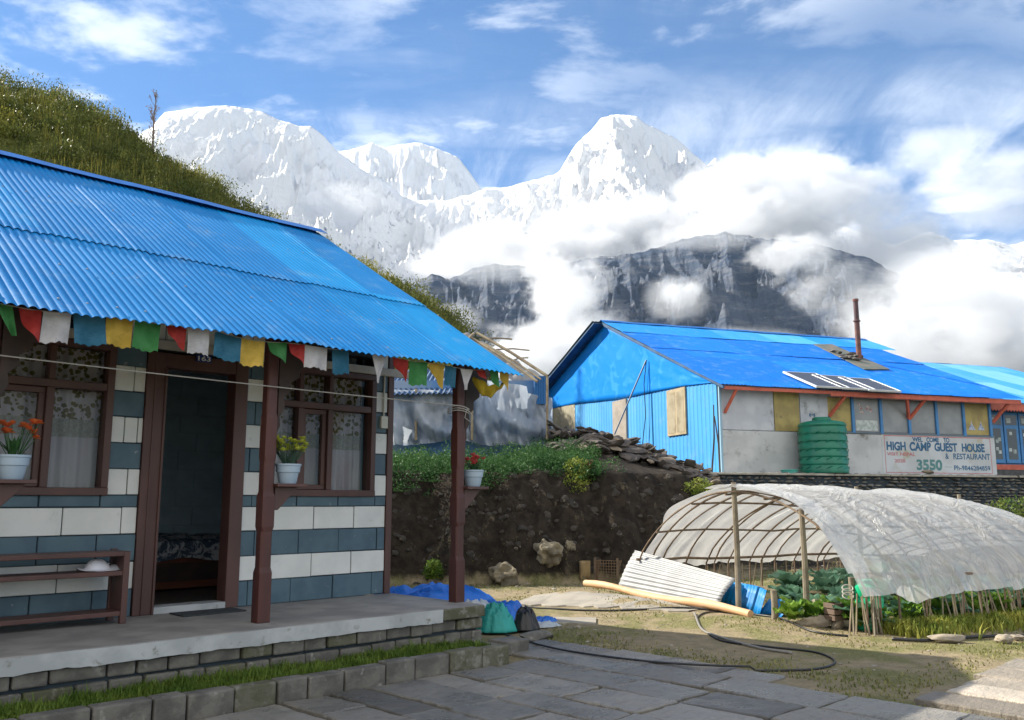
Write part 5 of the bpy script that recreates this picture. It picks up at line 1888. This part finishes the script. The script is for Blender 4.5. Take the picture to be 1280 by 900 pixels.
# ------------------------------------------------------------ hut wrapped in plastic
def film(name, c1, c2, tr=.25, scale=2.0, gloss=.25, bs=.5):
    m = bpy.data.materials.new(name); m.use_nodes = True
    t = NT(m.node_tree)
    for nd in list(t.n): t.n.remove(nd)
    tc = t.new('ShaderNodeTexCoord').outputs['Object']
    f = t.ramp(t.noise(tc, scale, 7, .6, .8), .36, .64)
    cc = t.mix(f, c1, c2)
    cr_ = t.math('ABSOLUTE', t.math('SUBTRACT', t.noise(t.mapping(tc, scale=(1, 1, .6)), 3.2, 5, .55, 1.2), .5))
    bmp = t.bump(t.math('MULTIPLY', t.math('POWER', cr_, .6), -1.0), bs, .05)
    d = t.new('ShaderNodeBsdfDiffuse'); t.put(d.inputs[0], cc); t.link(bmp, d.inputs['Normal'])
    tl = t.new('ShaderNodeBsdfTranslucent'); t.put(tl.inputs[0], cc)
    tp = t.new('ShaderNodeBsdfTransparent')
    gl = t.new('ShaderNodeBsdfGlossy'); gl.inputs['Roughness'].default_value = .28; t.link(bmp, gl.inputs['Normal'])
    def mx(a, b_, f_):
        q = t.new('ShaderNodeMixShader'); t.put(q.inputs[0], f_); t.link(a, q.inputs[1]); t.link(b_, q.inputs[2]); return q.outputs[0]
    fr = t.new('ShaderNodeFresnel'); fr.inputs[0].default_value = 1.4
    s_ = mx(mx(mx(d.outputs[0], tl.outputs[0], .42), tp.outputs[0], tr), gl.outputs[0], t.math('MULTIPLY', t.math('ADD', fr.outputs[0], .03), gloss * 3))
    o_ = t.new('ShaderNodeOutputMaterial'); t.link(s_, o_.inputs[0])
    return m


m_film = film('clear_plastic_film', (.82, .82, .80), (.72, .72, .72), .36, gloss=.045, bs=.9)
m_filmb = film('blue_tinted_film', (.34, .42, .54), (.52, .56, .62), .08, .9, gloss=.10)
hut = thing('shed', 'low shed wrapped in bluish plastic sheeting on top of the bank', 'shed', (0, 18.6, 0))
HD = 18.6
def hp(u, v, Y=HD):
    p_ = at_y(u, v, Y); return (p_.x, Y - HD, p_.z)
m_hroof = M('dark_blue_tin', (.02, .06, .14), (.03, .09, .20), 4, .6)
mb = MB()
a_, b_ = hp(440, 494, 18.4), hp(586, 491, 18.4)
def hr(u, v):
    x = a_[0] + (b_[0] - a_[0]) * u
    return (x, -.2 + v * 3.2, a_[2] + (b_[2] - a_[2]) * u + v * 1.0 + .02 * cos(x / .11 * 2 * pi))
mb.grid(220, 6, hr); mb.build('roof_sheet', m_hroof, hut, solid=.004)
# wrap
us2 = np.linspace(470, 690, 120)
def wrap(u, v):
    uu = 470 + 222 * u
    topv = 486 + 6 * u if uu < 590 else 474 + .12 * (uu - 590) + (8 if uu > 660 else 0)
    botv = np.interp(uu, [470, 505, 540, 566, 588, 612, 640, 662, 680, 692], [549, 548, 545, 540, 543, 549, 546, 549, 552, 545])
    narrow = 1 if uu < 660 else 1 - .25 * (uu - 660) / 30 * (1 - v)
    botv += 9
    vv = botv + (topv - botv) * v
    Y = HD + .10 * sin(uu * .16 + v * 2) * (1 - v * .6) + .22 * (1 - abs(fbm1(uu * .035 + v * .6, v * 1.2)) * 4) * (1.1 - v) + .12 * fbm1(uu * .09, v * 2.5) - .15 * (1 - v)
    if uu > 650: Y += (uu - 650) * .012
    p_ = at_y(uu, vv, HD)
    return (p_.x, Y - HD, p_.z)
mb = MB(); mb.grid(140, 26, wrap); mb.build('plastic_wrap', m_filmb, hut, smooth=True)
mb = MB(); q0, q1 = hp(472, 480, 19.0), hp(684, 480, 19.0)
mb.box(q0[0], q1[0], .4, .5, 1.6, 3.9); mb.build('back_wall', M('blue_tarpaulin_wall', (.08, .20, .42), (.22, .30, .42), 1.2, .8), hut)
# bare pole roof with torn film
m_bam = M('weathered_bamboo', (.34, .28, .18), (.22, .17, .11), 5, .7)
for (ua, va, ub, vb, ya, yb2, r_) in ((596, 416, 684, 470, 19.6, 18.6, .035), (586, 420, 672, 477, 19.4, 18.3, .03), (606, 430, 676, 474, 19.2, 18.4, .022), (620, 437, 662, 438, 19.4, 19.5, .018), (592, 417, 560, 452, 19.5, 18.4, .03), (637, 452, 660, 447, 19, 19.2, .018), (600, 424, 640, 424, 19.6, 20, .02)):
    A_, B_ = Vector(hp(ua, va, ya)), Vector(hp(ub, vb, yb2))
    MB().tube([A_, (A_ + B_) / 2 + Vector((0, 0, .03)), B_], r_, 6).build('pole', m_bam, hut)
m_wcov = M('weathered_grey_cover', (.34, .34, .35), (.22, .22, .23), 2.5, .7, bump=.5, bscale=6, bdist=.03)
mb = MB()
def torn(u, v):
    A_, B_ = Vector(hp(582, 416, 20.2)), Vector(hp(680, 471, 19.4))
    w_ = Vector((-.60, -.1, -.25))
    p_ = A_ + (B_ - A_) * u + w_ * v * (1 - .15 * u)
    return (p_.x, p_.y, p_.z + .10 * fbm1(u * 6, v * 3) + .03 * sin(u * 30))
mb.grid(50, 16, torn); mb.build('roof_cover', m_wcov, hut, smooth=True)
mb = MB(); a_ = hp(667, 470, 18.9); b_ = hp(686, 505, 18.9)
mb.grid(30, 2, lambda u, v: (a_[0] + (b_[0] - a_[0]) * u, .3 + .01 * cos(u * 40), b_[2] + (a_[2] - b_[2]) * v)); mb.build('end_sheet', M('blue_tin', (.02, .14, .38), rough=.5), hut, solid=.003)
for u_, v_ in ((684, 470), (590, 486), (520, 486)):
    MB().tube([Vector(hp(u_, v_, 18.6)), Vector(hp(u_, 550, 18.6))], .03, 6).build('corner_post', m_bam, hut)

# ------------------------------------------------------------ plastic tunnel
F1 = Vector((3.50, 9.05, 0)); F2 = Vector((1.72, 12.71, 0))
side = (F2 - F1).normalized(); WT = (F2 - F1).length
axd = Vector((side.y, -side.x, 0))
TT = Matrix.Translation((F1 + F2) / 2) @ Matrix(((axd.x, side.x, 0, 0), (axd.y, side.y, 0, 0), (0, 0, 1, 0), (0, 0, 0, 1)))
TTi = TT.inverted()
hw = WT / 2
tun = thing('plastic_tunnel', 'arched garden tunnel of bent sticks covered with wrinkled clear plastic', 'greenhouse')
tun.matrix_world = TT
LT = 5.6
def hs(x):
    return 1.0 + .02 * sin(x * 2.1) - (.56 * np.clip((x - 2.7) / 2.9, 0, 1) ** 1.2)
def arch(x, q):
    """q in -1..1 across"""
    zt = 1.47 * hs(x)
    z = .46 + (zt - .46) * (max(0.0, 1 - abs(q) ** (2.2 if q < 0 else 1.6))) ** (.70 if q < 0 else .75)
    return Vector((x, q * hw * (1 - .12 * max(0, (x - 3.7) / 1.9)), z))
m_stick = M('bark_stick', (.20, .14, .09), (.13, .09, .06), 8, .85, bump=.4)
m_pole = M('grey_peeled_pole', (.26, .22, .16), (.17, .14, .10), 6, .8, bump=.4)
rs = random.Random(77)
for i in range(19):
    x = .02 + i * .30 + (rs.uniform(-.12, .12) if i else 0)
    mb = MB(); n = 26; ph = rs.uniform(0, 6)
    pts = []
    for k in range(n + 1):
        q = -1 + 2 * k / n
        p_ = arch(max(0, x + .06 * sin(q * 2.2 + ph)), q)
        p_.z -= .05
        pts.append(p_)
    pts = [Vector((pts[0].x, pts[0].y, .02))] + pts + [Vector((pts[-1].x, pts[-1].y, .02))]
    mb.tube(pts, [rs.uniform(.010, .015) for _ in pts], 5)
    mb.build('rib', m_stick, tun)
for q in (-.97, -.72, -.33, 0, .33, .72, .97):
    mb = MB(); mb.tube([arch(x, q) - Vector((0, 0, .075)) + Vector((0, rs.uniform(-.01, .01), rs.uniform(-.015, .015))) for x in np.linspace(0, LT - .2, 14)], .015 if abs(q) < .9 else .02, 6)
    mb.build('rail', m_stick, tun)
posts_t = [(.03, -.65 * hw, 1.24, .032), (.02, -.20 * hw, 1.55, .034), (2.2, 0, 1.50, .03), (4.2, 0, 1.4, .03)]
l0 = TTi @ at_z(997, 757)
posts_t[0] = (.02, -.61 * hw, 1.22, .034)
A_ = TTi @ at_y(911, 615, 10.75)
posts_t[1] = (.05, -.05 * hw, 1.53, .036)
for (x, y, h_, r_) in posts_t:
    mb = MB(); mb.tube([(x, y, -.05), (x + .02, y + .012, h_ * .5), (x - .005, y, h_)], [r_, r_ * .95, r_ * .85], 8)
    mb.build('post', m_pole, tun)
# skin
def skin(u, v):
    x = -.02 + (LT + .05) * v
    q = -1.02 + 2.04 * u
    q = max(-1.0, min(1.0, q))
    x0 = x
    # front hem: slack, pulled back toward the crown on the open side
    hem = (1 - v) ** 10
    x += hem * (.10 * sin(q * 9) + .12 * (q > .1) * q)
    p_ = arch(x0, q)
    n_ = Vector((0, q, .8)).normalized()
    sx_ = x0 + abs(q) * .5 * (q - .2)
    wr = .045 * fbm1(x0 * 1.1 + q * 1.7, q * 1.1 + 5) + .022 * fbm1(sx_ * 4.2, q * .9, 2)
    rd = 1 - abs(fbm1(sx_ * 2.6 + 9, q * .55 + 3, 2)) * 4.5
    rd2 = 1 - abs(fbm1(sx_ * 5.5 + 31, q * .8 + 8, 2)) * 5
    wr += (.028 * max(-.2, rd) + .012 * max(-.2, rd2)) * min(1, .15 + abs(q) * 1.2)
    sag_ = -.022 * (1 - cos(x0 / .30 * 2 * pi)) * .5 * .6
    p_ = p_ + n_ * (wr + sag_ + .012)
    p_.x = x
    if abs(q) >= 1.0:
        p_.y += (.02 if q > 0 else -.02)
        drop = .07 + .05 * fbm1(x0 * 1.9, 3)
        if q < 0:
            drop += .10 * math.exp(-((x0 - .75) / .22) ** 2) + .03
            p_.y -= .05 + .03 * sin(x0 * 7)
        p_.z -= drop
    return p_
mb = MB(); mb.grid(90, 200, skin); mb.build('plastic_skin', m_film, tun, smooth=True)
# loose flap thrown over the crown at the front
mb = MB()
def flap(u, v):
    q = -.98 + 1.15 * u; x = -.10 + .30 * v + .06 * sin(q * 8)
    p_ = arch(max(0, x), q); n_ = Vector((0, q, .8)).normalized()
    p_ = p_ + n_ * (.035 + .02 * fbm1(x * 5, q * 5)); p_.x = x; return p_
mb.grid(50, 8, flap); mb.build('plastic_flap', m_film, tun, smooth=True)
# stakes along both sides
for (sgn, n) in ((-1, 74), (1, 26)):
    for i in range(n):
        x = .0 + (LT - .1) * i / n + rs.uniform(-.04, .04) if not (sgn < 0 and i < 12) else rs.uniform(-.12, .22)
        y = sgn * (hw + rs.uniform(-.09, .02)) * (1 - .12 * max(0, (x - 3.7) / 1.9))
        h_ = rs.uniform(.33, .43); l_ = rs.uniform(-.10, .10)
        mb = MB(); mb.tube([(x + l_, y + rs.uniform(-.05, .05) + sgn * .05, -.02), (x, y, h_)], [.010, .007], 5)
        mb.build('stake', m_bam if rs.random() < .6 else m_pole, tun)

# crops
m_cab = leaf_mat('blue_green_cabbage_leaf', (.08, .19, .12), (.17, .30, .20), 4, .45)
m_bean = leaf_mat('bright_green_leaf', (.09, .20, .03), (.20, .32, .05), 4, .45)
def rosette(r_, n, rn_, mat, cup=.5):
    mb = MB()
    for i in range(n):
        a = i * 2.4 + rn_.uniform(-.3, .3); L_ = r_ * rn_.uniform(.6, 1.0); el0 = .35 + cup * (1 - i / n) + rn_.uniform(-.1, .2)
        el0 = .4 + 1.0 * i / n * cup * 1.6 + rn_.uniform(-.12, .12)
        wd = L_ * rn_.uniform(.30, .42)
        def lf(u, v):
            s_ = v; w_ = wd * sin(pi * min(.97, .12 + s_ * .86)) ** .7
            el_ = el0 - s_ * .95
            rr = L_ * s_ * cos(el0 - s_ * .5); zz = L_ * (sin(el0) * s_ - .35 * s_ * s_)
            off = (u - .5) * 2 * w_
            zz += abs(u - .5) * w_ * .8 + .02 * sin(s_ * 15 + u * 5) * abs(u - .5) * 2
            return (cos(a) * rr - sin(a) * off, sin(a) * rr + cos(a) * off, .03 + zz)
        mb.grid(5, 7, lf)
    return mb
protos = [rosette(.30, 11, random.Random(s_), None) for s_ in (1, 2, 3)]
rc = random.Random(91)
cabs = []
for i in range(34):
    x = .25 + (i // 5) * .62 + rc.uniform(-.08, .08); y = -1.75 + (i % 5) * .74 + rc.uniform(-.08, .08)
    if i < 3:
        o = protos[i].build('cabbage_plant', m_cab, None, smooth=True); cabs.append(o)
    else:
        o = cabs[i % 3].copy(); COL.objects.link(o)
    if y > .2 and x < 1.9: x += 3.1
    if y > -.9 and x < .8: x += .5
    p_ = TT @ Vector((x, y, 0)); p_.z = tz(p_.x, p_.y) + .02
    o.location = p_; o.rotation_euler = (rc.uniform(-.1, .1), rc.uniform(-.1, .1), rc.uniform(0, 6.28)); k_ = rc.uniform(1.0, 1.35); o.scale = (k_, k_, k_ * 1.15)
    tag(o, 'leafy blue-green cabbage growing under the plastic tunnel', 'cabbage', 'cabbages in the tunnel bed')
pb = [rosette(.22, 12, random.Random(s_ + 10), None, .9) for s_ in (1, 2)]
bb = []
for i in range(30):
    x = .15 + i * .18 + rc.uniform(-.05, .05); y = -hw + rc.uniform(.10, .45)
    if i > 26: x, y = -.30 + .2 * (i - 27), -.72 * hw + rc.uniform(-.2, .2)
    if i < 2:
        o = pb[i].build('leafy_plant', m_bean, None, smooth=True); bb.append(o)
    else:
        o = bb[i % 2].copy(); COL.objects.link(o)
    p_ = TT @ Vector((x, y, 0)); p_.z = tz(p_.x, p_.y)
    o.location = p_; o.rotation_euler = (0, 0, rc.uniform(0, 6.28)); k_ = rc.uniform(.9, 1.5); o.scale = (k_, k_, k_ * 1.3)
    tag(o, 'bright green leafy vegetable behind the stakes of the tunnel side', 'vegetable', 'green vegetables along the tunnel edge')
# weeds outside the stakes
rn = np.random.RandomState(33)
N = 8200
lx = rn.uniform(.2, LT, N); ly = -hw - np.abs(rn.normal(0, .22, N)) + .05
PX = TT.to_3x3(); 
Pw = np.array([tuple(TT @ Vector((a, b_, 0))) for a, b_ in zip(lx, ly)])
Pw[:, 2] = terrain(Pw[:, 0], Pw[:, 1])
blades('grass', Pw, np.full(N, .15), leaf_mat('weedy_grass', (.13, .18, .03), (.34, .33, .07), 3), 'rough weedy grass growing outside the tunnel stakes', 8, .008, 1.0)

# ------------------------------------------------------------ things in the yard
# pale tin sheet leaning in front of the tunnel
b0, b1 = at_z(772, 735, .10), at_z(897, 757, .06)
t0, t1 = at_y(794, 688, b0.y + .22), at_y(921, 724, b1.y + .22)
mb = MB()
def tin(u, v):
    p_ = (b0.lerp(b1, u)).lerp(t0.lerp(t1, u), v)
    bow = sin(pi * v) * .06
    nrm = Vector((-.35, -.9, .35))
    return p_ + nrm * bow + nrm * .011 * cos(v * 9 * 2 * pi)
mb.grid(24, 108, tin)
o = mb.build('tin_sheet', M('white_galvanised_tin', (.36, .37, .38), (.28, .29, .30), 3, .45, metal=.0), None, smooth=True, solid=.003); tag(o, 'white corrugated tin sheet leaning in front of the tunnel', 'metal sheet')
# peeled log
A_, B_ = at_z(732, 729, .155), at_z(938, 767, .09)
mb = MB(); n = 14
mb.tube([A_.lerp(B_, k / n) + Vector((0, 0, .02 * sin(k * .7))) for k in range(n + 1)], [.047 + .005 * sin(k * 1.3) for k in range(n + 1)], 14)
o = mb.build('log', M('peeled_orange_timber', (.60, .35, .18), (.62, .40, .23), 3, .65, bump=.3, bscale=18, stretch=(1, 1, 1), c3=(.66, .45, .26), s3=5, lo3=.6, hi3=.7), None, auto=60); tag(o, 'long peeled orange log lying along the foot of the tin sheet', 'log')
# blue tin pieces
def blue_piece(ua, va, ub, vb, hh, lean, lab, seed):
    A_, B_ = at_z(ua, va, .05), at_z(ub, vb, .02); n_ = Vector((-(B_ - A_).y, (B_ - A_).x, 0)).normalized()
    mb = MB()
    def bf(u, v):
        p_ = A_.lerp(B_, u) + n_ * (v * lean + .018 * cos(u * (B_ - A_).length / .09 * 2 * pi) + .12 * sin(pi * u)); p_.z = .02 + v * hh; return p_
    mb.grid(60, 4, bf); o = mb.build('blue_tin_offcut', m_roof, None, smooth=True, solid=.003); tag(o, lab, 'metal offcut', 'blue tin offcuts by the log')
blue_piece(899, 752, 948, 770, .28, .10, 'curved blue tin offcut standing at the end of the orange log', 1)
blue_piece(946, 764, 975, 772, .16, .18, 'low blue tin offcut beside the short grey post', 2)
def stump(u, v, h_, r_, lab, mat=m_pole):
    p_ = at_z(u, v); p_.z = tz(p_.x, p_.y)
    o = MB().tube([(0, 0, -.03), (.005, 0, h_ * .5), (0, .004, h_)], [r_, r_ * .95, r_ * .9], 9).build('wooden_post', mat, None, auto=50); o.location = p_; tag(o, lab, 'post')
stump(969, 779, .31, .038, 'short grey wooden post stuck in the yard before the tunnel')
stump(1068, 787, .52, .035, 'rough post wound with rope at the near corner of the tunnel')
p_ = at_z(1068, 787); mb = MB()
for k in range(3):
    mb.tube([(.055 * cos(a) - .06, .055 * sin(a) * .5 - .04, .42 - .04 * k + .03 * sin(a)) for a in np.linspace(0, 2 * pi, 16)], .007, 5)
o = mb.build('rope', M('pale_rope_yard', (.5, .48, .44), rough=.9)); o.location = p_; tag(o, 'loop of pale rope on the rough corner post of the tunnel', 'rope')
dr = thing('green_drum', 'bright green plastic drum behind the stakes at the tunnel corner', 'drum', TT @ Vector((.30, -hw + .20, 0)))
mg = M('bright_green_plastic', (.01, .42, .20), rough=.4)
MB().lathe([(.12, 0), (.14, .02), (.145, .14), (.138, .15), (.145, .16), (.145, .32), (.138, .33), (.145, .34), (.14, .44), (.10, .47)], 24).build('drum_body', mg, dr, auto=40)
MB().lathe([(.10, .468), (.105, .50), (.09, .505)], 20).build('lid', mg, dr, auto=40)
for (u, v, s_, lab, sd) in ((1018, 785, (.20, .15, .09), 'broad pale boulder at the left of the rock pile by the tunnel', 1), (1047, 787, (.10, .08, .075), 'small pale rock wedged under the wooden crate', 2), (1028, 768, (.18, .13, .10), 'pale boulder lying on top of the rock pile by the tunnel', 3),
                            (1186, 803, (.20, .08, .045), 'flat pale rock lying by the hose before the tunnel stakes', 4), (1258, 804, (.10, .07, .05), 'grey rock beside the hose at the edge of the path', 5), (1273, 800, (.10, .07, .035), 'flat pale stone just behind the grey rock by the path', 6),
                            (722, 786, (.05, .04, .02), 'small reddish stone lying in the yard before the cement strip', 7)):
    p_ = at_z(u, v, 0 if sd != 3 else .10); o = MB().rock((0, 0, s_[2] * .7), s_, random.Random(sd), sub=4, rough=.35).build('rock', M('pale_boulder', (.34, .29, .22), (.24, .205, .16), 5, .95, bump=.8, bscale=20, bdist=.01) if sd == 1 else bpy.data.materials['pale_boulder'], None, auto=50)
    o.location = p_; tag(o, lab, 'rock')
cr = thing('wooden_crate', 'small weathered wooden crate on the rock pile by the tunnel', 'crate', at_z(1046, 776, .09), radians(25))
mb = MB()
for k in range(3):
    mb.box(-.10, .10, -.075, -.06, .01 + k * .06, .06 + k * .06); mb.box(-.10, .10, .06, .075, .01 + k * .06, .06 + k * .06)
    mb.box(-.10, -.085, -.06, .06, .01 + k * .06, .06 + k * .06); mb.box(.085, .10, -.06, .06, .01 + k * .06, .06 + k * .06)
mb.build('crate_boards', M('brown_grey_board', (.16, .11, .08), (.10, .075, .06), 6, .85), cr, bevel=.003)
# wire cage behind the tin
wc = thing('wire_cage', 'rusty wire mesh cage standing at the foot of the bank behind the tin sheet', 'cage', at_z(757, 732) + Vector((.05, .35, 0)), radians(-25))
mb = MB()
for k in range(9):
    mb.tube([(-.18 + k * .045, 0, 0), (-.18 + k * .045, 0, .36)], .004, 4); mb.tube([(-.18, 0, k * .045), (.18, 0, k * .045)], .004, 4)
    mb.tube([(-.18, .04 * k, 0), (-.18, .04 * k, .36)], .004, 4); mb.tube([(.18, .04 * k, 0), (.18, .04 * k, .36)], .004, 4)
mb.build('wire_mesh', M('rusty_wire', (.22, .14, .08), rough=.8), wc)
mb = MB()
for x in (-.19, .19): mb.box(x - .015, x + .015, -.015, .015, 0, .40)
mb.build('cage_frame', m_stick, wc)
mb = MB(); mb.grid(18, 6, lambda u, v: (-.12 + .13 * cos(u * 2.6 + 1.2), .1 * sin(u * 2.6 + 1.2), .30 * v)); o = mb.build('bark_slab', M('tan_bark', (.32, .23, .11), (.2, .14, .07), 6, .9), None, smooth=True, solid=.02); o.location = at_z(748, 731) + Vector((-.02, .25, .05)); tag(o, 'curved tan slab of bark beside the wire cage', 'bark')

# tarp, bags and scraps by the veranda end
def crumple(name, c, rx, ry, hh, rz, mat, lab, cat, seed, fold=1.0, n=60, par=None, top=.35):
    mb = MB()
    def cf_(u, v):
        a = u * 2 * pi; r_ = v
        k_ = 1 + .22 * fbm1(cos(a) * 1.6 + seed, sin(a) * 1.6, 3)
        x, y = cos(a) * r_ * rx * k_, sin(a) * r_ * ry * k_
        z = hh * (1 - max(0, (r_ - top) / (1 - top)) ** 2.2)
        z *= 1 + .45 * fold * fbm1(x / rx * 2 + seed, y / ry * 2, 3)
        rdg = 1 - abs(fbm1(x / rx * 2.6 + seed * 2, y / ry * 2.6 + 4, 2)) * 4
        z += hh * .22 * fold * max(-.5, rdg) * min(1, (1 - r_) * 3)
        return (x, y, max(.004, z))
    mb.grid(n, 26, cf_, close_u=True)
    o = mb.build(name, mat, par, smooth=True, solid=.004); o.location = c; o.rotation_euler = (0, 0, rz)
    return tag(o, lab, cat) if par is None else o
m_btarp = M('royal_blue_tarp', (.01, .12, .52), (.015, .16, .62), 3, .42, bump=.4, bscale=9, bdist=.01)
m_wtarp = M('grey_white_tarp', (.48, .52, .56), (.40, .44, .48), 5, .5, bump=.3, bscale=9)
crumple('tarp', (-.98, 10.55, tz(-.98, 10.55)), .92, .42, .27, radians(12), m_btarp, 'crumpled royal blue tarp heaped beyond the end of the veranda', 'tarp', 2.0)
crumple('tarp', (-.42, 9.75, .0), .34, .26, .20, radians(-15), m_wtarp, 'grey white sheet bunched in front of the blue tarp by the veranda', 'tarp', 5.0)
crumple('tarp', (-.12, 10.15, .0), .34, .22, .17, radians(-35), m_btarp, 'end of a blue tarp trailing behind the teal sack', 'tarp', 7.3)
crumple('sack', (-.16, 9.15, .02), .21, .17, .24, 0, M('teal_woven_plastic', (.02, .30, .27), (.03, .38, .34), 5, .45, bump=.9, bscale=12, bdist=.03), 'crumpled teal plastic sack by the corner of the veranda', 'sack', 3.1, .6, top=.12)
crumple('bag', (.13, 9.25, .02), .15, .14, .20, 0, M('black_plastic', (.012, .013, .015), (.02, .02, .022), 5, .3, bump=.7, bscale=14, bdist=.01), 'shiny black plastic bag beside the teal sack', 'bag', 9.1, .6, top=.1)
crumple('scrap_sheet', (.30, 9.55, .01), .22, .12, .035, .2, m_wtarp, 'flat torn white plastic scrap on the ground beyond the black bag', 'plastic scrap', 4.4, 1.5)
crumple('scrap_sheet', (.36, 9.82, .01), .16, .07, .05, .5, m_btarp, 'small scrap of blue plastic lying beyond the white torn scrap', 'plastic scrap', 6.4, 1.5)
o = MB().box(-.14, .14, -.12, .12, 0, .12).build('stone_block', m_stone, None, bevel=.015); o.location = HL(.30, -1.45, -.42); o.rotation_euler = (0, 0, RZ1); tag(o, 'grey stone block on the ground at the veranda corner under the teal sack', 'stone block')
o = MB().rock((0, 0, .03), (.26, .14, .05), random.Random(8), sub=3).build('stone_block', m_stone, None, auto=40); o.location = (.25, 8.75, 0); tag(o, 'flat grey stone step in the grass before the black bag', 'stone block')

# hoses
def crom(P, n=10):
    P = [Vector(p) for p in P]; P = [P[0] * 2 - P[1]] + P + [P[-1] * 2 - P[-2]]; out = []
    for i in range(1, len(P) - 2):
        for k in range(n):
            t_ = k / n
            out.append(.5 * ((2 * P[i]) + (-P[i - 1] + P[i + 1]) * t_ + (2 * P[i - 1] - 5 * P[i] + 4 * P[i + 1] - P[i + 2]) * t_ ** 2 + (-P[i - 1] + 3 * P[i] - 3 * P[i + 1] + P[i + 2]) * t_ ** 3))
    out.append(P[-2]); return out
def hose(px, r_, mat, lab):
    pts = crom([at_z(u, v) for u, v in px])
    pts = [Vector((p.x, p.y, max(tz(p.x, p.y), 0) + r_ * 1.1 + (.03 if (TH.inverted() @ p).x < 1.05 else 0))) for p in pts]
    o = MB().tube(pts, r_, 7).build('hose', mat, None, smooth=True); tag(o, lab, 'hose')
m_hose = M('black_hose', (.015, .015, .016), rough=.45)
hose([(632, 799), (700, 818), (800, 832), (880, 838), (960, 840), (1020, 838), (1044, 829), (1020, 817), (960, 810), (905, 803), (880, 790), (872, 779), (900, 771), (950, 772)], .009, m_hose, 'black hose looping over the shaded soil along the paving edge')
hose([(650, 759), (720, 765), (800, 769), (880, 769), (960, 775), (1010, 792), (1060, 797)], .011, m_hose, 'black hose running along the cement strip toward the rock pile')
hose([(1115, 801), (1160, 803), (1210, 799), (1260, 797), (1330, 797)], .016, m_hose, 'black hose lying before the weedy tunnel side')
hose([(868, 775), (878, 790), (905, 800), (950, 812), (990, 818)], .012, M('grey_hose', (.22, .21, .19), rough=.5), 'dusty grey hose curving across the sunny soil')

# ------------------------------------------------------------ the blue air between here and the peaks
m = bpy.data.materials.new('clear_mountain_air'); m.use_nodes = True
t = NT(m.node_tree)
for nd in list(t.n): t.n.remove(nd)
pv = t.new('ShaderNodeVolumePrincipled'); pv.inputs['Color'].default_value = (.5, .7, 1, 1); pv.inputs['Density'].default_value = 1.9e-5
t.link(pv.outputs[0], t.new('ShaderNodeOutputMaterial').inputs['Volume'])
o = MB().box(-9200, 9200, -420, 9800, -900, 5200).build('haze', m)
tag(o, 'thin blue air over the whole valley', 'haze', kind='stuff')
